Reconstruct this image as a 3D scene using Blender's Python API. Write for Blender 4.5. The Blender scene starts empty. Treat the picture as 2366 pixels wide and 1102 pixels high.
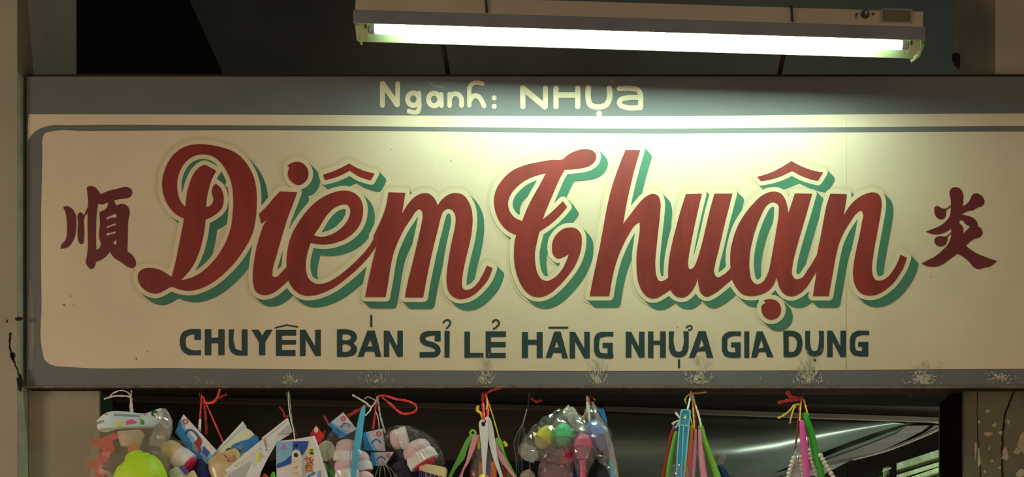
import bpy, bmesh, math, random
import numpy as np
from mathutils import Vector, Matrix, noise as mnoise
from mathutils.geometry import delaunay_2d_cdt

random.seed(7)
scene = bpy.context.scene
COL = scene.collection

# ------------------------------------------------------------------ camera, world, exposure
# the sign face is the plane y = 0; one photo pixel on it is one millimetre
CAM = Vector((0.205, -3.4, 1.7))
SIGN_Z = 2.75                                   # height of the middle of the picture on the sign plane
cd = bpy.data.cameras.new('camera'); cam = bpy.data.objects.new('camera', cd); COL.objects.link(cam)
cam.location = CAM; cam.rotation_euler = (math.pi / 2, 0, 0)
cd.sensor_fit = 'HORIZONTAL'; cd.sensor_width = 36.0
cd.lens = 36.0 * 3.4 / 2.366
cd.shift_x = (0 - CAM.x) / 2.366
cd.shift_y = (SIGN_Z - CAM.z) / 2.366
cd.clip_start = 0.05
scene.camera = cam

world = bpy.data.worlds.new('street_light'); scene.world = world
world.use_nodes = True
bgn = world.node_tree.nodes['Background']
bgn.inputs[0].default_value = (1.0, 0.78, 0.60, 1); bgn.inputs[1].default_value = 0.33

vs = scene.view_settings
vs.view_transform = 'Standard'; vs.look = 'None'; vs.exposure = 0.0; vs.gamma = 1.0; vs.use_curve_mapping = False
TUBE_POWER = 84.0
SHOP_POWER = 13.0
# unseen warm fill light added at front left to brighten the left side
ln = bpy.data.lights.new('left_fill', 'AREA'); ln.shape = 'SQUARE'; ln.size = 0.5
ln.energy = 10.0; ln.color = (1.0, 0.82, 0.62)
lno = bpy.data.objects.new('left_fill', ln); COL.objects.link(lno)
lno.location = (-2.3, -1.7, 2.4); lno.rotation_euler = Vector((1.3, 1.7, 0.2)).to_track_quat('-Z', 'Y').to_euler()
# the shop's own lamp, inside behind the goods
ld = bpy.data.lights.new('shop_lamp', 'AREA'); ld.shape = 'RECTANGLE'; ld.size = 0.9; ld.size_y = 0.06
ld.energy = SHOP_POWER; ld.color = (0.85, 1.0, 0.86)
lo = bpy.data.objects.new('shop_lamp', ld); COL.objects.link(lo)
lo.location = (1.48, 0.42, 1.75); lo.rotation_euler = (math.radians(180 - 12), 0, 0)

# ------------------------------------------------------------------ helpers
def W(px, py, y=0.0):
    """point that photo pixel (px, py) shows at depth y behind the sign plane"""
    s = Vector(((px - 1183) / 1000, 0, SIGN_Z + (551 - py) / 1000))
    t = (y - CAM.y) / -CAM.y
    return CAM + (s - CAM) * t
def PX(y=0.0): return 0.001 * (y - CAM.y) / -CAM.y     # size of a pixel at depth y

def srgb(r, g, b):
    f = lambda c: (c / 255 / 12.92) if c <= 10 else ((c / 255 + 0.055) / 1.055) ** 2.4
    return (f(r), f(g), f(b), 1)

def mat(name, col, rough=0.6, metal=0.0, var=0.0, scale=8.0, stretch=(1, 1, 1), bump=0.0, bscale=None, col2=None, spec=0.5, coat=0.0):
    m = bpy.data.materials.new(name); m.use_nodes = True
    nt = m.node_tree; N = nt.nodes; L = nt.links
    b = N['Principled BSDF']
    b.inputs['Base Color'].default_value = col; b.inputs['Roughness'].default_value = rough
    b.inputs['Metallic'].default_value = metal; b.inputs['Specular IOR Level'].default_value = spec
    if coat: b.inputs['Coat Weight'].default_value = coat
    if var or bump:
        tc = N.new('ShaderNodeTexCoord'); mp = N.new('ShaderNodeMapping'); mp.inputs['Scale'].default_value = stretch
        L.new(tc.outputs['Object'], mp.inputs[0])
        nz = N.new('ShaderNodeTexNoise'); nz.inputs['Scale'].default_value = scale; nz.inputs['Detail'].default_value = 6; nz.inputs['Roughness'].default_value = 0.62
        L.new(mp.outputs[0], nz.inputs['Vector'])
        if var:
            rp = N.new('ShaderNodeValToRGB')
            rp.color_ramp.elements[0].position = 0.36; rp.color_ramp.elements[1].position = 0.66
            c0 = col2 if col2 else tuple(c * (1 - var) for c in col[:3]) + (1,)
            rp.color_ramp.elements[0].color = c0; rp.color_ramp.elements[1].color = col
            L.new(nz.outputs['Fac'], rp.inputs[0]); L.new(rp.outputs[0], b.inputs['Base Color'])
        if bump:
            n2 = N.new('ShaderNodeTexNoise'); n2.inputs['Scale'].default_value = bscale or scale * 3; n2.inputs['Detail'].default_value = 5
            L.new(mp.outputs[0], n2.inputs['Vector'])
            bp = N.new('ShaderNodeBump'); bp.inputs['Strength'].default_value = bump; bp.inputs['Distance'].default_value = 0.004
            L.new(n2.outputs['Fac'], bp.inputs['Height']); L.new(bp.outputs[0], b.inputs['Normal'])
    return m

def clear_mat(name, tint=(1, 1, 1, 1), haze=0.10, gloss=0.16, hazecol=(0.8, 0.82, 0.78, 1), rough=0.12, fres=0.5):
    m = bpy.data.materials.new(name); m.use_nodes = True
    nt = m.node_tree; N = nt.nodes; L = nt.links; N.clear()
    out = N.new('ShaderNodeOutputMaterial'); tr = N.new('ShaderNodeBsdfTransparent'); tr.inputs[0].default_value = tint
    gl = N.new('ShaderNodeBsdfGlossy'); gl.inputs['Roughness'].default_value = rough
    df = N.new('ShaderNodeBsdfDiffuse'); df.inputs[0].default_value = hazecol
    m1 = N.new('ShaderNodeMixShader'); m1.inputs[0].default_value = haze
    m2 = N.new('ShaderNodeMixShader')
    lw = N.new('ShaderNodeLayerWeight'); lw.inputs[0].default_value = 0.25
    mul = N.new('ShaderNodeMath'); mul.operation = 'MULTIPLY_ADD'; mul.inputs[1].default_value = fres; mul.inputs[2].default_value = gloss * 0.5
    L.new(lw.outputs['Fresnel'], mul.inputs[0]); L.new(mul.outputs[0], m2.inputs[0])
    L.new(tr.outputs[0], m1.inputs[1]); L.new(df.outputs[0], m1.inputs[2])
    L.new(m1.outputs[0], m2.inputs[1]); L.new(gl.outputs[0], m2.inputs[2]); L.new(m2.outputs[0], out.inputs[0])
    return m

ORG = {}
def tag(o, label=None, cat=None, group=None, kind=None):
    if label: o['label'] = label
    if cat: o['category'] = cat
    if group: o['group'] = group
    if kind: o['kind'] = kind
    return o
def thing(name, loc, label, cat, group=None):
    o = bpy.data.objects.new(name, None); o.empty_display_size = 0.05; COL.objects.link(o)
    o.location = loc; ORG[o] = Vector(loc)
    return tag(o, label, cat, group)
def mesh(name, verts, faces, m, parent=None, origin=None, smooth=False, mats=None, fmat=None):
    """verts in world coordinates; a child shares its thing's origin"""
    if parent is not None: org = ORG[parent]
    elif origin is not None: org = Vector(origin)
    else: org = Vector((0, 0, 0))
    me = bpy.data.meshes.new(name)
    me.from_pydata([tuple(Vector(v) - org) for v in verts], [], faces)
    me.materials.append(m)
    bm = bmesh.new(); bm.from_mesh(me); bmesh.ops.recalc_face_normals(bm, faces=bm.faces); bm.to_mesh(me); bm.free()
    if smooth:
        me.polygons.foreach_set('use_smooth', [True] * len(me.polygons))
        try: me.set_sharp_from_angle(angle=math.radians(40))
        except Exception: pass
    o = bpy.data.objects.new(name, me); COL.objects.link(o)
    ORG[o] = org
    if parent is not None: o.parent = parent
    else: o.location = org
    return o
def boxvf(x0, x1, y0, y1, z0, z1):
    v = [(x0, y0, z0), (x1, y0, z0), (x1, y1, z0), (x0, y1, z0), (x0, y0, z1), (x1, y0, z1), (x1, y1, z1), (x0, y1, z1)]
    f = [(0, 1, 2, 3), (4, 5, 6, 7), (0, 1, 5, 4), (1, 2, 6, 5), (2, 3, 7, 6), (3, 0, 4, 7)]
    return v, f
def box(name, x0, x1, y0, y1, z0, z1, m, parent=None, origin=None, bevel=0.0):
    v, f = boxvf(x0, x1, y0, y1, z0, z1)
    o = mesh(name, v, f, m, parent, origin)
    if bevel:
        b = o.modifiers.new('bevel', 'BEVEL'); b.width = bevel; b.segments = 2
    return o
def struct(o): o['kind'] = 'structure'; return o
def joinvf(lst):
    V, F = [], []
    for v, f in lst:
        k = len(V); V += list(v); F += [tuple(i + k for i in q) for q in f]
    return V, F

# ---- flat painted shapes: signed distance fields on a pixel grid, traced into outlines
def smooth_loop(pts, sub=5, closed=True):
    n = len(pts); P = [np.array(p[:2], float) for p in pts]; C = [len(p) > 2 and p[2] for p in pts]
    out = []
    rng = range(n if closed else n - 1)
    def tang(i):
        if not closed and (i == 0 or i == n - 1): return None
        a, b, c = P[i - 1], P[i], P[(i + 1) % n]
        d0 = np.linalg.norm(b - a) + 1e-9; d1 = np.linalg.norm(c - b) + 1e-9
        t = (b - a) / d0 * d1 + (c - b) / d1 * d0
        return t / (np.linalg.norm(t) + 1e-9)
    T = [None if C[i] else tang(i) for i in range(n)]
    for i in rng:
        j = (i + 1) % n
        p, q = P[i], P[j]; L = np.linalg.norm(q - p); d = (q - p) / (L + 1e-9)
        if T[i] is None and T[j] is None:
            out.append(p); continue
        t0, t1 = T[i], T[j]
        if t0 is None: t0 = 1.5 * d - 0.5 * t1
        if t1 is None: t1 = 1.5 * d - 0.5 * t0
        for k in range(sub):
            s = k / sub
            h00 = 2 * s ** 3 - 3 * s ** 2 + 1; h10 = s ** 3 - 2 * s ** 2 + s; h01 = -2 * s ** 3 + 3 * s ** 2; h11 = s ** 3 - s ** 2
            out.append(h00 * p + h10 * L * t0 + h01 * q + h11 * L * t1)
    if not closed: out.append(P[-1])
    return np.array(out)

class Grid:
    def __init__(s, x0, y0, x1, y1, h):
        s.x0, s.y0, s.h = x0, y0, h
        s.nx = int((x1 - x0) / h) + 2; s.ny = int((y1 - y0) / h) + 2
        s.X, s.Y = np.meshgrid(x0 + np.arange(s.nx) * h, y0 + np.arange(s.ny) * h)
        s.F = np.full(s.X.shape, 1e3)
def seg_dist2(X, Y, a, b):
    dx, dy = b[0] - a[0], b[1] - a[1]; L2 = dx * dx + dy * dy + 1e-12
    t = np.clip(((X - a[0]) * dx + (Y - a[1]) * dy) / L2, 0, 1)
    return (X - a[0] - t * dx) ** 2 + (Y - a[1] - t * dy) ** 2
def sdf_loops(X, Y, loops):
    D = np.full(X.shape, 1e9); ins = np.zeros(X.shape, bool)
    for lp in loops:
        n = len(lp)
        for i in range(n):
            a, b = lp[i], lp[(i + 1) % n]
            np.minimum(D, seg_dist2(X, Y, a, b), out=D)
            if a[1] != b[1]:
                c = ((a[1] > Y) != (b[1] > Y)) & (X < (b[0] - a[0]) * (Y - a[1]) / (b[1] - a[1]) + a[0])
                ins ^= c
    D = np.sqrt(D)
    return np.where(ins, -D, D)
def sdf_line(X, Y, path, w):
    D = np.full(X.shape, 1e9)
    for a, b in zip(path[:-1], path[1:]): np.minimum(D, seg_dist2(X, Y, a, b), out=D)
    return np.sqrt(D) - w / 2
# glyph pieces (crop coordinates): ('Q', loop, hole, ...) outline; ('S', path, w) soft stroke; ('P', path, w) straight stroke; ('R', x0,y0,x1,y1)
def piece_pts(p):
    if p[0] == 'Q': return [q[:2] for q in p[1]]
    if p[0] == 'R': return [(p[1], p[2]), (p[3], p[4])]
    return [(q[0] + s * p[2] / 2, q[1] + s * p[2] / 2) for q in p[1] for s in (-1, 1)]
def glyph_field(pieces, tr, h, pad=5, clip=None):
    ox, oy, s = tr
    T = lambda q: (ox + q[0] / s, oy + q[1] / s) + tuple(q[2:])
    pts = [T(q) for p in pieces for q in piece_pts(p)]
    xs = [p[0] for p in pts]; ys = [p[1] for p in pts]
    g = Grid(min(xs) - pad, min(ys) - pad, max(xs) + pad, max(ys) + pad, h)
    for p in pieces:
        if p[0] == 'Q': f = sdf_loops(g.X, g.Y, [smooth_loop([T(q) for q in lp]) for lp in p[1:]])
        elif p[0] == 'R':
            a, b = T((p[1], p[2])), T((p[3], p[4]))
            f = np.maximum(np.maximum(a[0] - g.X, g.X - b[0]), np.maximum(a[1] - g.Y, g.Y - b[1]))
        elif p[0] == 'S': f = sdf_line(g.X, g.Y, smooth_loop([T(q) for q in p[1]], 6, False), p[2] / s)
        else: f = sdf_line(g.X, g.Y, [T(q) for q in p[1]], p[2] / s)
        np.minimum(g.F, f, out=g.F)
    if clip:
        a, b = T(clip[:2]), T(clip[2:])
        f = np.maximum(np.maximum(a[0] - g.X, g.X - b[0]), np.maximum(a[1] - g.Y, g.Y - b[1]))
        g.F = np.maximum(g.F, f)
    return g
def contours(g, F):
    """marching squares; returns closed loops in photo pixels"""
    F = np.pad(F, 1, constant_values=50.0); F = np.where(np.abs(F) < 1e-6, 1e-6, F)
    I = F < 0
    c = I[:-1, :-1] * 1 + I[:-1, 1:] * 2 + I[1:, 1:] * 4 + I[1:, :-1] * 8
    nxt = {}
    TAB = {1: [('L', 'T')], 2: [('T', 'R')], 3: [('L', 'R')], 4: [('R', 'B')], 5: [('L', 'T'), ('R', 'B')], 6: [('T', 'B')], 7: [('L', 'B')],
           8: [('B', 'L')], 9: [('B', 'T')], 10: [('T', 'R'), ('B', 'L')], 11: [('B', 'R')], 12: [('R', 'L')], 13: [('R', 'T')], 14: [('T', 'L')]}
    for j, i in zip(*np.nonzero((c > 0) & (c < 15))):
        e = {'T': (0, j, i), 'B': (0, j + 1, i), 'L': (1, j, i), 'R': (1, j, i + 1)}
        for a, b in TAB[int(c[j, i])]: nxt[e[a]] = e[b]
    def pt(k):
        o, j, i = k
        if o == 0:
            a, b = F[j, i], F[j, i + 1]; return (g.x0 + (i - 1 + a / (a - b)) * g.h, g.y0 + (j - 1) * g.h)
        a, b = F[j, i], F[j + 1, i]; return (g.x0 + (i - 1) * g.h, g.y0 + (j - 1 + a / (a - b)) * g.h)
    loops = []
    while nxt:
        k0 = next(iter(nxt)); k = k0; lp = []
        while k in nxt:
            lp.append(pt(k)); k = nxt.pop(k)
        if len(lp) > 5: loops.append(lp)
    return loops
def rdp(P, tol):
    P = np.asarray(P); keep = np.zeros(len(P), bool); keep[0] = keep[-1] = True; st = [(0, len(P) - 1)]
    while st:
        a, b = st.pop()
        if b <= a + 1: continue
        d = P[b] - P[a]; L = np.hypot(*d); Q = P[a + 1:b] - P[a]
        r = np.abs(d[0] * Q[:, 1] - d[1] * Q[:, 0]) / L if L > 1e-9 else np.hypot(Q[:, 0], Q[:, 1])
        k = int(r.argmax())
        if r[k] > tol: keep[a + 1 + k] = True; st += [(a, a + 1 + k), (a + 1 + k, b)]
    return P[keep]
def simplify(lp, tol):
    n = len(lp); h = n // 2
    a = rdp(lp[:h + 1], tol); b = rdp(lp[h:] + [lp[0]], tol)
    return [tuple(q) for q in a[:-1]] + [tuple(q) for q in b[:-1]]
def paint(name, loops, y, m, parent, thick=0.0002, depth=None):
    """closed photo-pixel loops -> thin layer of paint whose face lies at depth y"""
    loops = [l for l in loops if len(l) >= 3]
    V2, E = [], []
    for lp in loops:
        k = len(V2); V2 += [Vector(p) for p in lp]; E += [(k + i, k + (i + 1) % len(lp)) for i in range(len(lp))]
    vs_, es_, fs_, *_ = delaunay_2d_cdt(V2, E, [], 0, 1e-5)
    va = np.array([tuple(v) for v in vs_]); fa = np.array([tuple(f) for f in fs_]); cen = va[fa].mean(axis=1)
    ins = np.zeros(len(cen), bool)
    for lp in loops:
        for i in range(len(lp)):
            a, b = lp[i], lp[(i + 1) % len(lp)]
            if a[1] != b[1]:
                ins ^= ((a[1] > cen[:, 1]) != (b[1] > cen[:, 1])) & (cen[:, 0] < (b[0] - a[0]) * (cen[:, 1] - a[1]) / (b[1] - a[1]) + a[0])
    fs_ = [f for f, k in zip(fs_, ins) if k]
    n = len(vs_); fr = [W(v.x, v.y, y(v.x, v.y) if callable(y) else y) for v in vs_]; bk = [p + Vector((0, thick, 0)) for p in fr]
    F = [tuple(f) for f in fs_]
    cnt = {}
    for f in F:
        for i in range(len(f)):
            a, b = f[i], f[(i + 1) % len(f)]; cnt[(a, b)] = 1
    side = [(a, b, b + n, a + n) for (a, b) in cnt if (b, a) not in cnt]
    return mesh(name, fr + bk, F + side, m, parent)
def poly(name, loop, y, m, parent, thick=0.0004, smooth=True, holes=()):
    lps = [[tuple(p) for p in (smooth_loop(l) if smooth else l)] for l in (loop,) + tuple(holes)]
    return paint(name, lps, y, m, parent, thick)

# ------------------------------------------------------------------ materials of the place
M = {}
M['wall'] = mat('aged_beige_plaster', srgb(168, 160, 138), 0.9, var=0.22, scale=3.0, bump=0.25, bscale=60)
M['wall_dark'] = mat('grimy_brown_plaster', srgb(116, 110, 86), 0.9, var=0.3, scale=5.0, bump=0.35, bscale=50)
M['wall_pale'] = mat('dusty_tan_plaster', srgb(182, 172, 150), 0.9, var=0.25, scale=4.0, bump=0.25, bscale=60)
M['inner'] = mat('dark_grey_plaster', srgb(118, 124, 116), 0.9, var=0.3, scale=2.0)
M['void'] = mat('blackish_plaster', srgb(58, 55, 48), 0.95, var=0.2, scale=2.0)  # plain dark tone for the back, sides and floor of the room
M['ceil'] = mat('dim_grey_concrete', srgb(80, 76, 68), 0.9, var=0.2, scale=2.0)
M['edge_green'] = mat('faded_green_edge_paint', srgb(186, 192, 168), 0.8, var=0.35, scale=14)
M['door_green'] = mat('dark_green_paint', srgb(62, 84, 52), 0.7, var=0.4, scale=16)
M['jamb'] = mat('black_brown_wood', srgb(24, 17, 14), 0.95, var=0.3, scale=10, spec=0.05)
M['grey'] = mat('grey_sign_paint', srgb(108, 110, 106), 0.62, var=0.10, scale=5, bump=0.10, bscale=160)
M['cream'] = mat('cream_sign_paint', srgb(226, 209, 176), 0.55, var=0.10, scale=4, bump=0.10, bscale=160)
M['halo'] = mat('yellowed_cream_paint', srgb(216, 199, 162), 0.55, var=0.06, scale=9)
M['outline'] = mat('light_cream_paint', srgb(227, 210, 172), 0.55, var=0.06, scale=9)
M['green'] = mat('sea_green_sign_paint', srgb(64, 126, 98), 0.5, var=0.22, scale=9, stretch=(1, 1, 0.5))
M['red'] = mat('brick_red_sign_paint', srgb(146, 44, 34), 0.45, var=0.32, scale=14, stretch=(1.4, 1, 0.35))
M['maroon'] = mat('maroon_sign_paint', srgb(112, 34, 32), 0.5, var=0.2, scale=12)
M['teal'] = mat('dark_teal_sign_paint', srgb(22, 62, 66), 0.45, var=0.35, scale=30, col2=srgb(34, 58, 50))
M['ivory'] = mat('ivory_lettering_paint', srgb(222, 206, 168), 0.55, var=0.15, scale=30)
M['ghost'] = mat('worn_ivory_paint', srgb(140, 138, 122), 0.6, var=0.3, scale=60)
M['rail'] = mat('dark_brown_rail', srgb(60, 48, 36), 0.9, spec=0.15, var=0.4, scale=14, bump=0.3)
M['trimwear'] = mat('worn_tan_edge', srgb(150, 132, 104), 0.8, var=0.55, scale=45)
M['scrape'] = mat('scraped_pale_paint', srgb(206, 200, 178), 0.8, var=0.3, scale=60)
M['dirt'] = mat('black_crack_dirt', srgb(30, 24, 18), 0.95)
M['bare'] = mat('bare_pale_plaster', srgb(188, 174, 146), 0.9, var=0.2, scale=30)
M['steel'] = mat('dull_wire_steel', srgb(96, 92, 86), 0.4, metal=0.8)

# ------------------------------------------------------------------ the setting
zc = 4.7
col_ = struct(box('wall_left', -2.1, W(50, 0).x, -0.026, 0.356, 0, zc, M['wall']))
v = [W(50, 178), W(50, 1500), W(50, 1500), W(50, 178)]
e = W(50, 0).x
struct(box('trim_1', e, e + 0.0022, -0.024, 0.033, 0.0, W(0, 177).z, M['edge_green']))
struct(box('wall_left_lower', e + 0.0022, W(230, 0, 0.035).x, 0.035, 0.118, 0, W(0, 892).z, M['wall']))
struct(box('trim_2', W(230, 0, 0.035).x, W(230, 0, 0.035).x + 0.003, 0.036, 0.118, 0, W(0, 892).z, M['door_green']))
# right wall above the sign: its reveal leans a little at the foot
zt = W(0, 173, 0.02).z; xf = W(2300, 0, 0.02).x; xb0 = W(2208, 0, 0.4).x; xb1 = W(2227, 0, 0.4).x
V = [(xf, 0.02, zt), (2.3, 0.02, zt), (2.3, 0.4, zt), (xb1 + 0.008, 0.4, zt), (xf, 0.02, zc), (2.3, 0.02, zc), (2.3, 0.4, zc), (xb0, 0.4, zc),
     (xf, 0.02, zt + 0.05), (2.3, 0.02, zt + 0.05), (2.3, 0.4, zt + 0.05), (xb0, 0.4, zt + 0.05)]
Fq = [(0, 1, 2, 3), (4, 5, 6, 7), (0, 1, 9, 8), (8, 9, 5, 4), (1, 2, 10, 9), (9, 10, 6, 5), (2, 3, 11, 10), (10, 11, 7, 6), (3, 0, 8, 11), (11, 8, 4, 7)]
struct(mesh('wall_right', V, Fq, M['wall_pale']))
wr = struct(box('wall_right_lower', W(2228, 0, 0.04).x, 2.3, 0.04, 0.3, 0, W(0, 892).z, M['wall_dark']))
struct(box('trim_3', W(2196, 0, 0.09).x, W(2228, 0, 0.04).x, 0.06, 0.20, 0, W(0, 892).z, M['jamb']))
# dim room behind
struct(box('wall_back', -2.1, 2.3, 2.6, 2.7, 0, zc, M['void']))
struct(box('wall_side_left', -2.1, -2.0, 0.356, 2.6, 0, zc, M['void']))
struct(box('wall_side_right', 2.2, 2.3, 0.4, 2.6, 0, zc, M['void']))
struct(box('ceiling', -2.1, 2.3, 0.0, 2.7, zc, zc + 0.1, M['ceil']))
struct(box('sky_blocker', -2.1, 2.3, -1.6, -0.03, 3.62, 3.72, M['ceil']))  # unseen slab added to block sky light and darken the recess
struct(box('sky_blocker_upper', e + 0.0005, xf, -0.026, 0.02, 3.62, zc, M['wall_dark']))  # unseen panel added to stop light entering over the slab
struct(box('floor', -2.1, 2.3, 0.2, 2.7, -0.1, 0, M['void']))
# wall behind the lamp, cut with a raking left edge
ys = 0.95
q = [W(438, 0, ys), W(516, 172, ys)]
d = q[0] - q[1]; top = q[0] + d * ((zc - q[0].z) / d.z); bot = q[1] - d * ((q[1].z - 2.75) / d.z)
V = [tuple(bot), (2.2, ys, 2.75), (2.2, ys, zc), tuple(top)]
V += [(x, ys + 0.12, z) for x, y_, z in V]
struct(mesh('wall_raked', V, [(0, 1, 2, 3), (4, 5, 6, 7), (0, 1, 5, 4), (1, 2, 6, 5), (2, 3, 7, 6), (3, 0, 4, 7)], M['inner']))

# cracks, holes and flaked patches: parts of the walls they are in
def crack(name, pts, widths, y, parent, m):
    L_, R_ = [], []
    rr = random.Random(len(pts) * 31 + int(pts[0][0]))
    P, Wd = [], []
    for (a, b), (wa, wb) in zip(zip(pts[:-1], pts[1:]), zip(widths[:-1], widths[1:])):
        for k in range(6):
            s = k / 6; P.append((a[0] + (b[0] - a[0]) * s + rr.uniform(-1, 1), a[1] + (b[1] - a[1]) * s)); Wd.append((wa + (wb - wa) * s) * rr.uniform(0.7, 1.3))
    P.append(pts[-1]); Wd.append(widths[-1])
    loop = [(p[0] - w_ / 2, p[1] + rr.uniform(-.4, .4)) for p, w_ in zip(P, Wd)] + [(p[0] + w_ / 2, p[1]) for p, w_ in reversed(list(zip(P, Wd)))]
    return paint(name, [loop], y, m, parent, 0.0006)
def blob(cx, cy, rx, ry, n=14, j=0.35, seed=0):
    rr = random.Random(seed * 7919 + int(cx * 13 + cy))
    return [(cx + rx * (1 + rr.uniform(-j, j)) * math.cos(2 * math.pi * k / n), cy + ry * (1 + rr.uniform(-j, j)) * math.sin(2 * math.pi * k / n)) for k in range(n)]
crack('crack', [(23, 768), (22, 800), (29, 826), (36, 845), (46, 872)], [5, 3, 7, 3, 4], -0.0266, col_, M['dirt'])
crack('crack', [(2343, 903), (2335, 925), (2322, 958), (2317, 1000), (2316, 1050), (2316, 1110), (2318, 1200)], [3, 5, 4, 5, 5, 4, 3], 0.0394, wr, M['dirt'])
crack('crack', [(2258, 905), (2258, 990), (2262, 1040), (2266, 1102), (2266, 1200)], [1.5, 2, 1.5, 2, 2], 0.0394, wr, M['dirt'])
poly('flaked_hole', blob(29, 822, 5, 9), -0.0266, M['dirt'], col_)
poly('flaked_hole', blob(44, 737, 9, 4), -0.0266, M['dirt'], col_)
poly('flaked_hole', blob(46, 884, 9, 16, seed=3), -0.0266, M['dirt'], col_)
poly('flaked_hole', blob(16, 742, 2, 4), -0.0266, M['dirt'], col_)
for k, (x, y_, a, b) in enumerate([(2282, 950, 4, 4), (2298, 982, 5, 5), (2282, 1003, 10, 5), (2312, 1000, 4, 4), (2322, 1048, 8, 15), (2352, 1042, 9, 7), (2366, 1025, 12, 32),
                                   (2262, 975, 3, 4), (2254, 1035, 2, 20), (2262, 1060, 3, 26), (2358, 1095, 9, 9), (2286, 1035, 2, 3), (2292, 1065, 3, 4), (2330, 975, 3, 6), (2275, 1090, 3, 4), (2310, 1080, 3, 3)]):
    poly('flaked_patch', blob(x, y_, a, b, 11, 0.4, k), 0.0392, M['bare'], wr)

# ------------------------------------------------------------------ the painted sign
sx0, sx1 = W(61, 0).x, 1.50
sz0, sz1 = W(0, 891).z, W(0, 177).z
sign = thing('shop_sign', ((sx0 + sx1) / 2, 0.04, sz0), 'wide hand-painted cream and grey shop signboard with red script lettering', 'sign')
box('backing_board', sx0, sx1, 0.0, 0.08, sz0, sz1, M['grey'], sign)
box('top_rail', sx0, sx1, 0.006, 0.08, sz1, W(0, 169).z, M['rail'], sign)
box('bottom_trim', sx0, sx1, -0.003, 0.012, W(0, 895).z, sz0 - 0.0012, M['trimwear'], sign)
box('soffit', sx0, sx1, 0.013, 0.08, W(0, 896).z, sz0 - 0.0002, M['rail'], sign)
M['seam'] = mat('dusty_joint', srgb(150, 136, 106), 0.8, var=0.4, scale=30)
YC = -0.0004
XR = 2680
poly('painted_panel', [(66, 264, 1), (600, 265), (1200, 268), (1600, 268), (2000, 264), (2366, 262), (XR, 262, 1), (XR, 292, 1), (2366, 291), (1900, 294), (1500, 297), (1000, 293), (500, 289), (160, 289), (115, 290), (90, 298), (72, 313), (64, 326, 1), (64, 300)],
     YC, M['cream'], sign)
poly('painted_panel', [(98, 345), (98, 322), (103, 309), (118, 304), (200, 303), (600, 301), (1000, 304), (1500, 309), (1950, 306), (2366, 304), (XR, 304, 1), (XR, 853, 1), (2366, 852), (1900, 855), (1400, 857), (800, 854), (400, 850), (150, 847), (122, 844), (104, 832), (98, 812), (96, 700), (95, 500)],
     YC, M['cream'], sign)
paint('seam', [[(1954.8, 270), (1955.3, 270), (1955.6, 500), (1955.4, 854), (1954.4, 854), (1955, 500)]], -0.0007, M['seam'], sign)

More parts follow.
